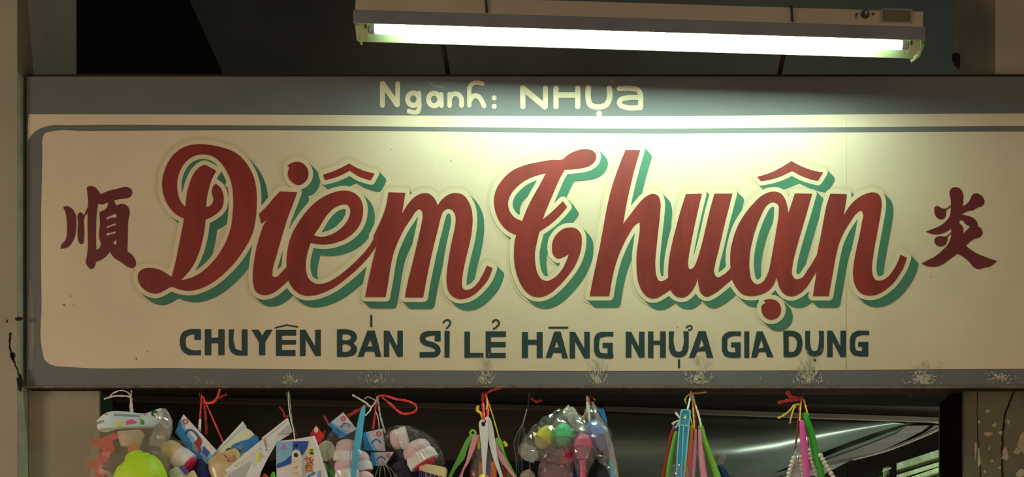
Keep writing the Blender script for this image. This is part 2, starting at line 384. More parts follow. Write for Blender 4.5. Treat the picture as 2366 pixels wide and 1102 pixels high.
for k, (x_, y_, a_) in enumerate(((315, 829, 2.2), (148, 704, 3), (163, 684, 1.6), (170, 705, 1.4), (340, 812, 1.4), (1042, 372, 1.6), (1850, 392, 1.4), (1565, 757, 1.4), (520, 780, 1.3), (2150, 640, 1.5), (2230, 420, 1.4), (905, 345, 1.2))):
    poly('speck', blob(x_, y_, a_, a_ * 1.1, 8, .3, k), -0.0006, M['seam'], sign, 0.0002)
A = (300, 320, 2.7557); B = (560, 350, 2.978); C = (820, 420, 3.5556); D = (1120, 320, 2.6878); E = (1340, 320, 2.6885); F_ = (1620, 360, 2.6885); G = (1840, 400, 3.34)
SCRIPT = [
 ('letter D', 0, A, [
  ('Q', [(350,512,1),(290,480),(240,420),(212,350),(205,290),(222,200),(260,125),(310,75),(370,45),(440,36),(520,42),(600,60),(680,95),(740,155),(785,235),(805,320),(808,420),(800,520),(775,620),(738,690),(680,775),(610,850),(530,915),(450,955),(380,970),(310,960),(262,945),(225,965),(170,988),(120,978),(70,940),(50,890),(58,850),(90,828),(140,824),(190,835),(235,860),(265,882,1),(300,910,1),(325,902,1),(400,882),(470,840),(540,770),(600,680),(640,580),(655,480),(658,380),(648,290),(620,215),(580,155),(530,115),(480,102),(420,108),(370,135),(330,185),(308,240),(300,300),(308,360),(325,405),(356,438,1)]),
  ('Q', [(345,430,1),(490,437,1),(520,420),(532,385),(522,350),(530,305),(545,287,1),(575,310),(593,350),(597,400),(585,445),(550,480),(510,505),(485,515,1),(345,512,1)]),
  ('Q', [(475,168),(505,180),(550,207,1),(528,245),(505,310),(490,380),(485,450),(478,560),(462,650),(435,740),(395,820),(360,865),(325,902,1),(300,950,1),(262,890,1),(285,810),(310,690),(330,590),(345,510),(355,420),(365,340),(385,270),(420,205),(450,178)])]),
 ('letter i', 0, B, [
  ('Q', [(258,274,1),(378,280,1),(345,370),(310,460),(280,560),(250,660),(225,750),(206,830),(210,860),(235,862),(265,835),(310,788,1),(325,880,1),(290,912),(240,955),(190,982),(140,988),(95,965),(75,910),(72,850),(80,760),(100,650),(130,550),(155,490),(181,460,1),(130,498,1),(113,430,1),(170,375),(215,320)]),
  ('Q', [(310,95,1),(350,74),(383,70),(425,88),(450,125),(455,160),(440,200),(410,225),(380,230),(345,212),(318,180),(312,150),(324,112,1)])]),
 ('letter e with circumflex', 0, B, [
  ('Q', [(304,800),(308,700),(320,630),(345,560),(385,490),(430,425),(490,360),(560,310),(630,280),(700,268),(760,280),(805,315),(828,365),(830,430),(815,490),(780,545),(720,595),(650,625),(560,640),(470,628,1),(450,690),(437,760),(440,830),(460,880),(510,910),(570,905),(640,870),(720,810),(800,735),(870,655),(930,545,1),(960,580,1),(922,652,1),(870,725),(800,800),(720,870),(640,930),(560,970),(480,992),(420,990),(360,955),(325,905)],
        [(492,575,1),(530,520),(580,440),(630,390),(680,367),(725,368),(742,400),(735,450),(705,500),(650,550),(590,578),(540,588)]),
  ('Q', [(555,160,1),(640,130),(735,82,1),(800,118),(910,152,1),(885,198,1),(810,175),(740,132,1),(650,175),(568,197,1)])]),
 ('letter m', 0, C, [
  ('Q', [(275,86,1),(415,90,1),(405,160),(385,270,1),(430,190),(490,125),(550,95),(600,95),(645,125),(670,165),(680,192,1),(720,140),(780,100),(840,92),(890,108),(930,155),(958,220),(968,300),(962,400),(940,520),(910,640),(888,750),(880,830),(885,870),(910,888),(950,880),(1000,840),(1045,770),(1085,688,1),(1132,708,1),(1095,800),(1040,870),(980,925),(920,955),(860,962),(810,945),(770,900),(753,820),(758,720),(775,600),(800,470),(822,370),(828,300),(815,250),(790,225),(760,222),(730,240),(705,300),(685,380),(650,520),(620,650),(585,820),(562,950,1),(410,950,1),(440,800),(480,640),(520,470),(548,340),(557,280),(550,240),(530,225),(505,240),(470,290),(410,380),(360,480),(320,580),(295,690),(275,820),(252,947,1),(84,945,1),(110,810),(140,680),(165,570),(178,525,1),(150,450,1),(205,335),(240,250),(262,170)])]),
 ('letter T', 1, D, [
  ('Q', [(195,598,1),(140,570),(95,520),(65,450),(57,390),(70,320),(110,255),(170,200),(250,165),(340,145),(420,132),(480,130),(520,98),(570,75),(630,65),(675,78),(693,105),(688,135),(660,165),(610,182),(550,190),(497,193,1),(440,210,1),(380,215,1),(320,230),(260,255),(200,300),(160,350),(145,400),(155,450),(180,485),(232,512,1),(240,600,1)]),
  ('Q', [(480,130,1),(497,193,1),(470,240),(430,330),(400,400),(375,460),(360,502,1),(400,470),(485,388,1),(512,425,1),(470,475),(410,530),(340,577,1),(325,640),(312,710),(315,780),(330,840),(355,875),(385,884),(430,865),(475,820),(505,765),(523,715,1),(490,735),(455,745),(428,725),(417,680),(425,630),(450,590),(490,560),(530,552),(570,560),(598,595),(603,650),(590,720),(560,790),(510,860),(450,925),(390,970),(335,985),(290,975),(240,930),(205,860),(185,780),(182,700),(195,600),(215,560),(232,512),(260,440),(300,360),(340,290),(380,215),(410,165)])]),
 ('letter h', 1, E, [
  ('Q', [(283,70,1),(375,72,1),(340,190),(310,310),(285,430),(268,530,1),(310,475),(360,410),(410,360),(455,343),(485,355),(500,395),(498,460),(488,560),(475,680),(468,790),(475,850),(495,885),(525,880),(560,850,1),(575,930,1),(520,965),(475,990),(435,990),(395,960),(365,900),(352,810),(352,720),(362,640),(372,560),(370,518,1),(345,535),(300,600),(255,690),(225,770),(200,870),(182,978,1),(60,978,1),(85,850),(120,690),(145,550),(165,440),(190,330),(235,190)])]),
 ('letter u', 1, E, [
  ('Q', [(658,345,1),(758,342,1),(735,440),(710,550),(690,650),(675,740),(672,790),(682,812),(705,800),(725,760),(750,680),(780,560),(805,450),(835,342,1),(948,342,1),(925,430),(890,570),(860,700),(838,790),(835,840),(855,862),(885,850),(950,785,1),(960,860,1),(890,920),(830,965),(785,982),(755,965),(738,920),(733,865,1),(715,915),(685,960),(650,985),(610,985),(575,960),(555,910),(548,850),(552,760),(570,660),(600,540),(630,430)])]),
 ('letter a with circumflex and dot below', 1, F_, [
  ('Q', [(182,690),(183,590),(200,510),(225,440),(265,370),(320,300),(380,245),(440,222),(490,230),(520,265),(535,310),(542,355,1),(560,300),(582,233,1),(690,235,1),(660,340),(625,460),(590,580),(568,680),(566,740),(585,765),(620,760),(660,710),(730,595,1),(732,690,1),(690,760),(650,820),(610,855),(565,872),(520,860),(490,825),(475,780),(468,752,1),(455,790),(420,835),(370,860),(310,870),(260,860),(220,820),(190,765,1)],
        [(445,287),(475,300),(482,350),(472,430),(455,530),(435,640),(410,740),(380,785),(350,798),(320,780),(302,720),(300,640),(315,540),(340,450),(375,365),(410,305)]),
  ('Q', [(347,130,1),(430,105),(500,70),(560,32,1),(640,72),(700,92),(758,103,1),(725,155,1),(650,135),(565,93,1),(480,132),(372,157,1)]),
  ('Q', [(386,898,1),(430,890),(475,905),(497,950),(490,985),(460,1012),(430,1017),(395,1000),(375,960),(380,925),(404,914,1)])]),
 ('letter n', 1, G, [
  ('Q', [(262,158,1),(390,162,1),(380,240),(363,332,1),(410,255),(470,195),(540,158),(600,148),(640,168),(657,220),(652,300),(635,400),(612,520),(592,640),(583,740),(590,790),(615,825),(655,828),(700,805),(750,745),(785,680),(803,628,1),(852,652,1),(830,720),(790,790),(740,855),(680,905),(610,940),(540,942),(490,920),(455,870),(438,800),(440,720),(458,610),(485,490),(505,380),(513,310),(498,290),(470,305),(420,370),(370,450),(330,540),(305,640),(280,780),(250,948,1),(128,948,1),(145,830),(158,742,1),(160,620),(185,500),(210,360),(235,240)])]),
]
H_ = 1.25
words = [Grid(290, 300, 1190, 740, H_), Grid(1110, 300, 2150, 790, H_)]
for nm, wi, tr, pcs in SCRIPT:
    wg = words[wi]
    ox, oy, s = tr
    pts = [(ox + q[0] / s, oy + q[1] / s) for p in pcs for q in piece_pts(p)]
    i0 = int((min(p[0] for p in pts) - 26 - wg.x0) / H_); i1 = int((max(p[0] for p in pts) + 26 - wg.x0) / H_)
    j0 = int((min(p[1] for p in pts) - 26 - wg.y0) / H_); j1 = int((max(p[1] for p in pts) + 26 - wg.y0) / H_)
    i0, j0 = max(i0, 0), max(j0, 0)
    g = Grid.__new__(Grid); g.h = H_; g.X = wg.X[j0:j1, i0:i1]; g.Y = wg.Y[j0:j1, i0:i1]; g.x0 = g.X[0, 0]; g.y0 = g.Y[0, 0]
    f = np.full(g.X.shape, 1e3)
    for p in pcs:
        lps = [smooth_loop([(ox + q[0] / s, oy + q[1] / s) + tuple(q[2:]) for q in lp], 4) for lp in p[1:]]
        np.minimum(f, sdf_loops(g.X, g.Y, lps), out=f)
    k = SCRIPT.index((nm, wi, tr, pcs))
    o = paint('painted_letter', [simplify(l, 0.15) for l in contours(g, f)], -0.0022 - 0.0001 * (k % 2), M['red'], sign)
    o['label'] = 'brick red script ' + nm
    wg.F[j0:j1, i0:i1] = np.minimum(wg.F[j0:j1, i0:i1], f)
for wg in words:
    S = wg.F.copy()
    for k in range(1, 14):
        T_ = np.full(S.shape, 1e3); T_[k:, k:] = wg.F[:-k, :-k]; np.minimum(S, T_, out=S)
    q = paint('letter_halo', [simplify(l, 0.2) for l in contours(wg, wg.F - 18)], -0.0008, M['halo'], sign)
    q['label'] = 'yellowed cream halo around the script word'
    q = paint('letter_shadow', [simplify(l, 0.15) for l in contours(wg, S - 10.5)], -0.0012, M['green'], sign)
    q['label'] = 'sea green block shadow of the script word'
    q = paint('letter_outline', [simplify(l, 0.15) for l in contours(wg, wg.F - 10.5)], -0.0016, M['outline'], sign)
    q['label'] = 'cream outline around the script word'

def lettering(rows, tr, m, y, h=0.7, kind=''):
    for it in rows:
        ch, pcs = it[0], it[1]; clip = it[2] if len(it) > 2 else None
        mm = it[3] if len(it) > 3 else m
        g = glyph_field(pcs, tr, h, 5, clip)
        extra = it[4] if len(it) > 4 else None
        F = g.F
        if extra:
            g2 = glyph_field(extra + pcs, tr, h, 5, None); gx = glyph_field(pcs, tr, h, 5, clip)
            F2 = np.full(g2.X.shape, 1e3)
            for p in extra:
                gg = glyph_field([p], tr, h, 5)
            # accents are their own layer piece
        o = paint('painted_letter', [simplify(l, 0.12) for l in contours(g, F)], y, mm, sign)
        o['label'] = kind + ch
# side characters
lettering([('character shun', [
  ('Q', [(125,335),(160,315),(210,335),(245,375),(267,440),(270,530),(262,620),(235,700),(180,770),(95,790,1),(100,755),(150,690),(168,600),(165,500),(155,410),(140,360)]),
  ('Q', [(292,400),(315,385),(340,400),(355,420,1),(385,350),(398,325,1),(400,385,1),(360,440),(358,560),(355,680),(345,730),(320,740),(295,710),(283,620),(288,500)]),
  ('Q', [(388,110),(420,95),(470,105),(515,150),(540,185,1),(620,150),(720,125),(840,108),(880,135),(888,175),(865,215),(780,235),(685,253,1),(715,315,1),(770,290),(820,305),(855,350),(860,400),(845,470),(840,620),(835,820,1),(890,860),(925,920),(930,970),(900,1003),(850,995),(770,940),(690,890),(640,825,1),(580,890),(485,935,1),(470,990),(440,1015),(400,990),(375,940),(385,880),(395,800),(395,600),(395,400),(400,250),(390,150)],
        [(510,290,1),(550,298),(622,272,1),(605,335),(525,380,1),(530,500),(525,680),(540,735),(520,785),(490,800,1),(488,600),(495,400)],
        [(600,445,1),(710,398,1),(714,445,1),(660,445),(610,465,1)], [(603,545,1),(705,505,1),(705,530,1),(655,540),(610,565,1)],
        [(603,615,1),(650,612),(703,592,1),(703,620,1),(650,628),(607,650,1)], [(673,725,1),(712,685,1),(714,750,1)])])],
  (120, 410, 4.791), M['maroon'], -0.0010, 0.8, 'maroon brush ')
lettering([('character yan', [
  ('Q', [(420,115),(445,75),(490,60),(545,80),(577,135),(580,210),(570,285,1),(640,235),(665,190),(690,145),(735,133),(790,160),(825,220),(805,275),(740,300),(690,330),(630,340),(560,380,1),(640,395),(710,430),(745,485),(745,505),(790,545),(803,590),(780,635),(700,665),(610,740,1),(720,820),(850,875),(973,917,1),(940,945),(890,980),(820,995),(760,1012),(710,995),(640,920),(580,870),(512,832,1),(420,900),(330,960),(240,985),(150,972),(95,945,1),(160,910),(250,865),(330,800),(400,725),(430,660),(440,580),(440,540,1),(390,575),(310,605),(220,605),(145,577,1),(200,555),(290,520),(370,465),(420,400),(435,300),(432,190)],
        [(530,475,1),(550,445),(580,455),(600,485),(660,518,1),(572,605,1),(583,560),(570,515)]),
  ('Q', [(245,690),(260,645),(310,628),(370,632),(438,580,1),(436,600),(405,630),(395,680),(375,725),(325,748),(270,735)]),
  ('Q', [(245,330),(250,290),(280,278),(320,300),(370,310),(432,265,1),(432,285),(380,340),(380,390),(350,430),(310,435),(265,405)])])],
  (2110, 420, 5.0095), M['maroon'], -0.0010, 0.8, 'maroon brush ')
# ivory line on the grey band
def ring(cx, cy, rx, ry, n=16): return [(cx + rx * math.cos(2 * math.pi * k / n), cy + ry * math.sin(2 * math.pi * k / n)) for k in range(n + 1)]
lettering([
  ('letter N', [('P', [(152,80),(152,255)], 40), ('P', [(275,80),(272,250)], 38), ('P', [(155,82),(270,248)], 44)]),
  ('letter g', [('S', ring(400, 205, 46, 50), 40), ('S', [(446,155),(446,220),(446,280),(432,308),(405,312),(365,302)], 36)]),
  ('letter a', [('S', ring(568, 208, 46, 50), 40), ('P', [(624,165),(628,258)], 34)]),
  ('grave accent', [('S', [(524,58),(545,85),(580,100),(645,106)], 12)], None, M['ghost']),
  ('letter n', [('P', [(692,165),(692,258)], 36), ('S', [(694,200),(715,168),(748,162),(778,185),(788,255)], 38)]),
  ('letter h', [('S', [(850,255),(850,170),(856,105),(880,78),(920,72),(955,82)], 34), ('S', [(856,215),(885,180),(920,182),(948,215),(968,258)], 38)]),
  ('colon', [('Q', ring(1050, 195, 20, 20)[:-1]), ('Q', ring(1050, 263, 20, 20)[:-1])]),
  ('letter N', [('P', [(1279,115),(1281,265)], 42), ('P', [(1462,118),(1462,265)], 40), ('P', [(1282,118),(1458,265)], 46)]),
  ('letter H', [('P', [(1547,117),(1547,265)], 42), ('P', [(1722,117),(1722,265)], 42), ('P', [(1547,172),(1722,172)], 44)]),
  ('letter U', [('S', [(1807,117),(1807,205),(1820,248),(1858,266),(1910,266),(1953,248),(1975,205),(1975,117)], 44)]),
  ('hook accent', [('Q', blob(2005, 68, 18, 22))], None, M['ghost']),
  ('dot below', [('Q', [(1893,298),(1918,322),(1895,346),(1870,322)])]),
  ('letter a', [('S', [(2055,120),(2160,120),(2205,130),(2226,165),(2228,220),(2226,272)], 40), ('S', [(2226,271),(2110,271),(2068,255),(2056,232),(2070,208),(2110,196),(2226,192)], 40)]),
], (840, 170, 3.4794), M['ivory'], -0.0006, 0.7, 'ivory ')
def N4(x0, x1, y0, y1, w): return [('R', x0, y0, x0 + w, y1), ('R', x1 - w, y0, x1, y1), ('Q', [(x0, y0, 1), (x0 + w - 2, y0, 1), (x1, y1, 1), (x1 - w + 2, y1, 1)])]
def AQ(pts, hole): return ('Q', [p + (1,) for p in pts], [p + (1,) for p in hole])
lettering([
  ('letter C', [('S', [(330,238),(200,238),(152,262),(134,335),(152,402),(200,432),(330,432)], 56), ('R', 245,210,308,312)], (105,208,308,460)),
  ('letter H', [('R', 345,210,408,460), ('R', 475,210,535,460), ('R', 400,290,480,345)]),
  ('letter U', [('S', [(603,190),(603,370),(622,415),(665,437),(760,437)], 54), ('R', 700,212,755,464)], (575,212,755,464)),
  ('letter Y', [('P', [(815,195),(895,328)], 60), ('P', [(976,195),(895,328)], 56), ('R', 865,320,925,460)], (785,215,1005,460)),
  ('letter E', [('R', 1028,215,1085,465), ('R', 1028,215,1222,272), ('R', 1028,312,1220,358), ('R', 1028,410,1215,467)]),
  ('circumflex', [('P', [(1024,196),(1130,170),(1234,188)], 16)]),
  ('letter N', N4(1258, 1458, 215, 468, 54)),
  ('letter B', [('Q', [(1613,213,1),(1720,213),(1780,235),(1805,285),(1795,320),(1775,340),(1800,375),(1805,415),(1780,455),(1720,473),(1613,473,1)], [(1665,262,1),(1720,262),(1750,285),(1725,312),(1665,312,1)], [(1665,358,1),(1715,358),(1748,390),(1715,425),(1665,425,1)])]),
  ('letter A', [AQ([(1905,222),(1975,222),(2040,475),(1985,475),(1970,425),(1885,425),(1868,475),(1810,475)], [(1932,310),(1955,375),(1905,375)])]),
  ('acute accent', [('P', [(1941,80),(1943,182)], 20)]),
  ('letter N', N4(2062, 2245, 223, 475, 53)),
], (390, 710, 4.1509), M['teal'], -0.0010, 0.6, 'dark teal ')
lettering([
  ('letter S', [('S', [(400,242),(225,242),(182,262),(172,305),(200,338),(285,365),(332,398),(338,440),(310,466),(250,471),(100,471)], 60), ('R', 305,212,370,325)], (140,210,370,502)),
  ('letter I', [('R', 412,210,468,502)]),
  ('hook accent', [('S', [(400,118),(430,92),(462,95),(476,125),(460,155),(435,184)], 20)]),
  ('letter L', [('R', 630,218,690,505), ('R', 630,450,838,502)]),
  ('letter E', [('R', 862,215,920,507), ('R', 862,215,1085,277), ('R', 862,330,1082,388), ('R', 862,450,1082,507)]),
  ('hook accent', [('S', [(938,116),(965,90),(998,100),(1008,130),(985,163),(948,188)], 20)]),
  ('letter H', [('R', 1258,222,1325,507), ('R', 1420,222,1485,507), ('R', 1320,305,1425,362)]),
  ('letter A', [AQ([(1612,217),(1682,217),(1762,510),(1700,510),(1688,450),(1600,450),(1580,505),(1517,505)], [(1640,325),(1662,390),(1615,392)])]),
  ('flat accent', [('R', 1548,163,1765,186)]),
  ('letter N', N4(1780, 2000, 220, 512, 60)),
  ('letter G', [('S', [(2300,248),(2140,248),(2092,268),(2075,330),(2075,415),(2098,468),(2150,483),(2235,483)], 60), ('R', 2195,340,2252,510), ('R', 2140,340,2252,395)], (2045,220,2258,513)),
], (940, 720, 4.732), M['teal'], -0.0010, 0.6, 'dark teal ')
lettering([
  ('letter N', N4(62, 234, 143, 380, 52)),
  ('letter H', [('R', 265,140,315,382), ('R', 375,140,428,380), ('R', 310,225,380,262)]),
  ('letter U', [('S', [(482,110),(482,290),(500,335),(545,352),(590,335),(608,290),(608,110)], 52)], (455,140,636,380)),
  ('hook accent', [('S', [(615,105),(635,90),(660,92),(665,110),(650,126),(635,126)], 15)]),
  ('tick below', [('R', 538,395,557,475)]),
  ('letter A', [AQ([(725,138),(790,138),(860,382),(800,382),(788,320),(715,325),(690,382),(637,382)], [(752,210),(775,272),(730,290)])]),
  ('letter G', [('S', [(1150,165),(1012,165),(972,190),(962,250),(964,310),(985,345),(1030,356),(1085,356)], 52), ('R', 1060,240,1110,380), ('R', 1022,240,1110,285)], (938,140,1113,382)),
  ('letter I', [('R', 1142,140,1188,382)]),
  ('letter A', [AQ([(1255,140),(1310,140),(1410,375),(1350,375),(1335,328),(1275,330),(1255,380),(1205,380)], [(1297,215),(1318,285),(1270,298)])]),
  ('letter D', [('Q', [(1497,138,1),(1600,138),(1650,165),(1670,220),(1668,290),(1640,350),(1590,373),(1500,373,1)], [(1547,185,1),(1590,188),(1615,215),(1615,290),(1600,320),(1547,325,1)])]),
  ('letter U', [('S', [(1722,100),(1722,280),(1737,325),(1780,345),(1828,325),(1842,280),(1842,100)], 52)], (1697,135,1868,372)),
  ('dot below', [('Q', blob(1785, 402, 11, 17))]),
  ('letter N', N4(1897, 2068, 133, 375, 50)),
  ('letter G', [('S', [(2320,158),(2180,158),(2142,180),(2128,230),(2128,290),(2145,330),(2190,343),(2245,343)], 50), ('R', 2215,235,2272,370), ('R', 2180,235,2272,280)], (2103,133,2280,370)),
], (1430, 730, 3.9433), M['teal'], -0.0010, 0.6, 'dark teal ')

# scrapes in the paint above each hook
def slivers(cx, cy, n, sx, sy, lo, hi, wd, fan, rr):
    out = []
    for _ in range(n):
        x = cx + rr.gauss(0, sx); y = cy + rr.gauss(0, sy)
        y = min(y, 887.5 - 2)
        L_ = rr.uniform(lo, hi); a = math.radians(90 + (x - cx) * fan + rr.gauss(0, 9)); w_ = rr.uniform(0.25, 0.8) * wd
        dx, dy = math.cos(a) * L_ / 2, -math.sin(a) * L_ / 2; nx, ny = math.sin(a) * w_ / 2, math.cos(a) * w_ / 2
        if y + abs(dy) > 889: y = 889 - abs(dy)
        out.append([(x - dx, y - dy), (x + nx * rr.uniform(.5, 1.4), y + ny), (x + dx, y + dy), (x - nx * rr.uniform(.5, 1.4), y - ny)])
    return out
rr = random.Random(11); SV, SF = [], []
SP = [(670, 876, 34, 12, 7, 4, 15, 2.2, -2.0), (868, 872, 26, 14, 9, 5, 18, 2.2, -1.2), (1122, 872, 60, 11, 10, 4, 16, 2.6, -1.0), (1124, 842, 24, 9, 12, 5, 18, 2.2, -1.0), (1380, 872, 50, 10, 9, 5, 18, 2.6, -2.0), (1384, 845, 22, 8, 12, 6, 22, 2.2, -1.5),
      (1612, 872, 70, 16, 9, 4, 14, 3.2, -1.0), (1622, 842, 26, 14, 14, 5, 20, 2.0, -1.0), (1868, 868, 95, 14, 11, 4, 15, 4.0, -1.0), (1868, 838, 30, 12, 14, 6, 20, 2.0, -1.0), (2130, 872, 90, 14, 9, 4, 13, 4.0, 3.0), (2128, 848, 20, 16, 8, 5, 16, 2.4, 1.0),
      (2312, 872, 36, 16, 7, 4, 12, 3.6, 6.0), (455, 872, 7, 6, 8, 3, 10, 2.0, -2), (490, 884, 5, 6, 3, 3, 8, 2.0, -3), (1250, 868, 4, 40, 8, 2, 4, 2.2, 0), (1780, 862, 6, 20, 8, 2, 6, 2.4, 0), (300, 872, 3, 8, 5, 3, 7, 1.5, 0)]
for a in SP:
    for qd in slivers(a[0], a[1], int(a[2] * 1.7), *a[3:], rr):
        k = len(SV); yq = (-0.0003 if min(p[1] for p in qd) > 858 else -0.0014) - rr.uniform(0, 0.0004)
        SV += [W(p[0], p[1], yq) for p in qd] + [W(p[0], p[1], yq + 0.0002) for p in qd]
        SF += [(k, k + 1, k + 2, k + 3)] + [(k + i, k + (i + 1) % 4, k + 4 + (i + 1) % 4, k + 4 + i) for i in range(4)]
for cx, cy, n_ in ((1122, 876, 5), (1380, 876, 4), (1612, 876, 8), (1868, 872, 14), (2130, 874, 13), (2312, 872, 9), (670, 880, 3), (868, 876, 2)):
    for i in range(n_):
        bx, by = cx + rr.gauss(0, 11), min(cy + rr.gauss(0, 6), 884); a_, b_ = rr.uniform(1.5, 5), rr.uniform(1.5, 4)
        lp = [(bx + a_ * rr.uniform(.5, 1.3) * math.cos(t * .785), min(by + b_ * rr.uniform(.5, 1.3) * math.sin(t * .785), 889)) for t in range(8)]
        k = len(SV); yq = -0.0008 - rr.uniform(0, 0.0004); SV += [W(p[0], p[1], yq) for p in lp] + [W(p[0], p[1], yq + 0.0002) for p in lp]
        SF += [tuple(range(k, k + 8))] + [(k + i2, k + (i2 + 1) % 8, k + 8 + (i2 + 1) % 8, k + 8 + i2) for i2 in range(8)]
sc = mesh('paint_scratches', SV, SF, M['scrape'], sign); sc['kind'] = 'stuff'
M['scuff'] = mat('scuffed_grey_green', srgb(142, 142, 126), 0.8, var=0.5, scale=40, stretch=(1, 1, 0.2), col2=srgb(108, 110, 100))
poly('scuff', [(68, 642, 1), (74, 668), (77, 720), (80, 770), (79, 800), (76, 835), (74, 858, 1), (70, 852), (62, 856, 1), (66, 820), (64, 760), (65, 690)], -0.0006, M['scuff'], sign)

# wire hooks under the sign
def tube(name, pts, r, m, parent=None, origin=None, n=6, flat=1.0, sub=4, ragged=0.0):
    """tube along smoothed world points; r number or list; flat<1 makes a ribbon"""
    P = [Vector(p) for p in pts]
    R = r if isinstance(r, (list, tuple)) else [r] * len(P)
    Q, RR = [], []
    for i in range(len(P) - 1):
        p0, p1, p2, p3 = P[max(i - 1, 0)], P[i], P[i + 1], P[min(i + 2, len(P) - 1)]
        for k in range(sub):
            s = k / sub
            Q.append(0.5 * ((2 * p1) + (p2 - p0) * s + (2 * p0 - 5 * p1 + 4 * p2 - p3) * s * s + (3 * p1 - p0 - 3 * p2 + p3) * s ** 3)); RR.append(R[i] + (R[i + 1] - R[i]) * s)
    Q.append(P[-1]); RR.append(R[-1])
    if ragged:
        RR = [r_ * (1 + ragged * mnoise.noise(p * 170)) for p, r_ in zip(Q, RR)]
    V, F = [], []
    for i, p in enumerate(Q):
        t = (Q[min(i + 1, len(Q) - 1)] - Q[max(i - 1, 0)]).normalized()
        a = t.cross(Vector((0, 1, 0)))
        if a.length < 1e-3: a = Vector((1, 0, 0))
        a.normalize(); b = a.cross(t).normalized()
        for k in range(n):
            th = 2 * math.pi * k / n
            V.append(p + a * math.cos(th) * RR[i] + b * math.sin(th) * RR[i] * flat)
    for i in range(len(Q) - 1):
        for k in range(n): F.append((i * n + k, i * n + (k + 1) % n, (i + 1) * n + (k + 1) % n, (i + 1) * n + k))
    F.append(tuple(range(n))); F.append(tuple(range((len(Q) - 1) * n, len(Q) * n)))
    return mesh(name, V, F, m, parent, origin, smooth=True)
HY = 0.030                                           # depth of the row of hooks
HOOKS = [303, 466, 666, 872, 1121, 1224, 1365, 1597, 1853, 2101]
for hx in HOOKS:
    p = W(hx, 899, HY); zb = W(0, 896).z
    tube('hook', [(p.x, HY, zb + 0.004), (p.x, HY, zb - 0.008), (p.x + 0.002, HY - 0.004, zb - 0.016), (p.x + 0.001, HY - 0.010, zb - 0.019), (p.x - 0.001, HY - 0.015, zb - 0.014), (p.x - 0.001, HY - 0.016, zb - 0.008)], 0.0013, M['steel'], sign)

# ------------------------------------------------------------------ fluorescent lamp on arms in front of the sign
M['lampbox'] = mat('beige_enamel', srgb(188, 174, 150), 0.5, var=0.12, scale=6)
M['reflector'] = mat('white_enamel', srgb(150, 158, 116), 0.5)
M['wing'] = mat('grey_enamel', srgb(146, 148, 152), 0.6, var=0.2, scale=10)
M['holder'] = mat('yellowed_plastic', srgb(176, 178, 132), 0.5)
M['darkpl'] = mat('dark_plastic', srgb(58, 50, 52), 0.5)
M['plate'] = mat('olive_paper_label', srgb(112, 100, 66), 0.7, var=0.15, scale=120)
M['lampwire'] = mat('dark_binding_wire', srgb(52, 50, 46), 0.6)
M['cap'] = mat('aluminium_cap', srgb(170, 174, 176), 0.35, metal=0.7)
gt = bpy.data.materials.new('lit_fluorescent_glass'); gt.use_nodes = True
em = gt.node_tree.nodes.new('ShaderNodeEmission'); em.inputs[0].default_value = (0.70, 1.0, 0.84, 1); em.inputs[1].default_value = TUBE_POWER
# the ends of an old tube glow less
_n, _l = gt.node_tree.nodes, gt.node_tree.links
_tc = _n.new('ShaderNodeTexCoord'); _sx = _n.new('ShaderNodeSeparateXYZ'); _l.new(_tc.outputs['Object'], _sx.inputs[0])
_ab = _n.new('ShaderNodeMath'); _ab.operation = 'ABSOLUTE'; _l.new(_sx.outputs['X'], _ab.inputs[0])
_mr = _n.new('ShaderNodeMapRange'); _mr.interpolation_type = 'SMOOTHSTEP'
for _i, _v in ((1, 0.38), (2, 0.565), (3, TUBE_POWER), (4, TUBE_POWER * 0.06)): _mr.inputs[_i].default_value = _v
_l.new(_ab.outputs[0], _mr.inputs[0]); _l.new(_mr.outputs[0], em.inputs[1])
gt.node_tree.links.new(em.outputs[0], gt.node_tree.nodes['Material Output'].inputs[0])
yl, yr = -0.200, -0.200
PL, PR = W(866, 67, yl), W(2084, 104, yr); pass
e1 = (PR - PL).normalized(); e2 = Vector((-e1.y, e1.x, 0)); e2.normalize(); e3 = e1.cross(e2).normalized()
Lt = (PR - PL).length
mid = (PL + PR) / 2
lamp = thing('fluorescent_lamp', mid, 'lit fluorescent tube lamp in a beige batten with reflector above the sign', 'lamp')
def LP(s, dy, dz): return PL + e1 * s + e2 * dy + e3 * dz          # s metres from the left end of the glass
def prism(name, prof, s0, s1, m, parent, smooth=False):
    n = len(prof); V = [LP(s0, *p) for p in prof] + [LP(s1, *p) for p in prof]
    F = [tuple(range(n)), tuple(range(n, 2 * n))] + [(i, (i + 1) % n, n + (i + 1) % n, n + i) for i in range(n)]
    return mesh(name, V, F, m, parent, smooth=smooth)
def lcyl(name, s0, s1, r, m, parent, n=16, dy=0, dz=0):
    return prism(name, [(dy + r * math.cos(2 * math.pi * k / n), dz + r * math.sin(2 * math.pi * k / n)) for k in range(n)], s0, s1, m, parent, True)
lcyl('tube', 0.0, Lt, 0.0100, gt, lamp)
lcyl('end_cap', -0.012, 0.0, 0.0099, M['cap'], lamp); lcyl('end_cap', Lt, Lt + 0.012, 0.0099, M['cap'], lamp)
bs0, bs1 = -0.040, Lt + 0.040
hb = 0.031
hs = prism('housing', [(-0.021, hb), (-0.019, hb + 0.034), (-0.016, hb + 0.036), (0.019, hb + 0.036), (0.021, hb + 0.033), (0.021, hb)], bs0, bs1, M['lampbox'], lamp)
t_ = 0.0009
rf = prism('reflector', [(0.021, hb - 0.001), (0.0364, -0.0112), (0.0370, -0.0127), (0.0358, -0.0127), (0.020, hb - 0.003), (-0.020, hb - 0.003), (-0.0295, -0.0018), (-0.0302, -0.0010), (-0.021, hb - 0.001)], bs0 - 0.002, bs1 + 0.004, M['reflector'], lamp)
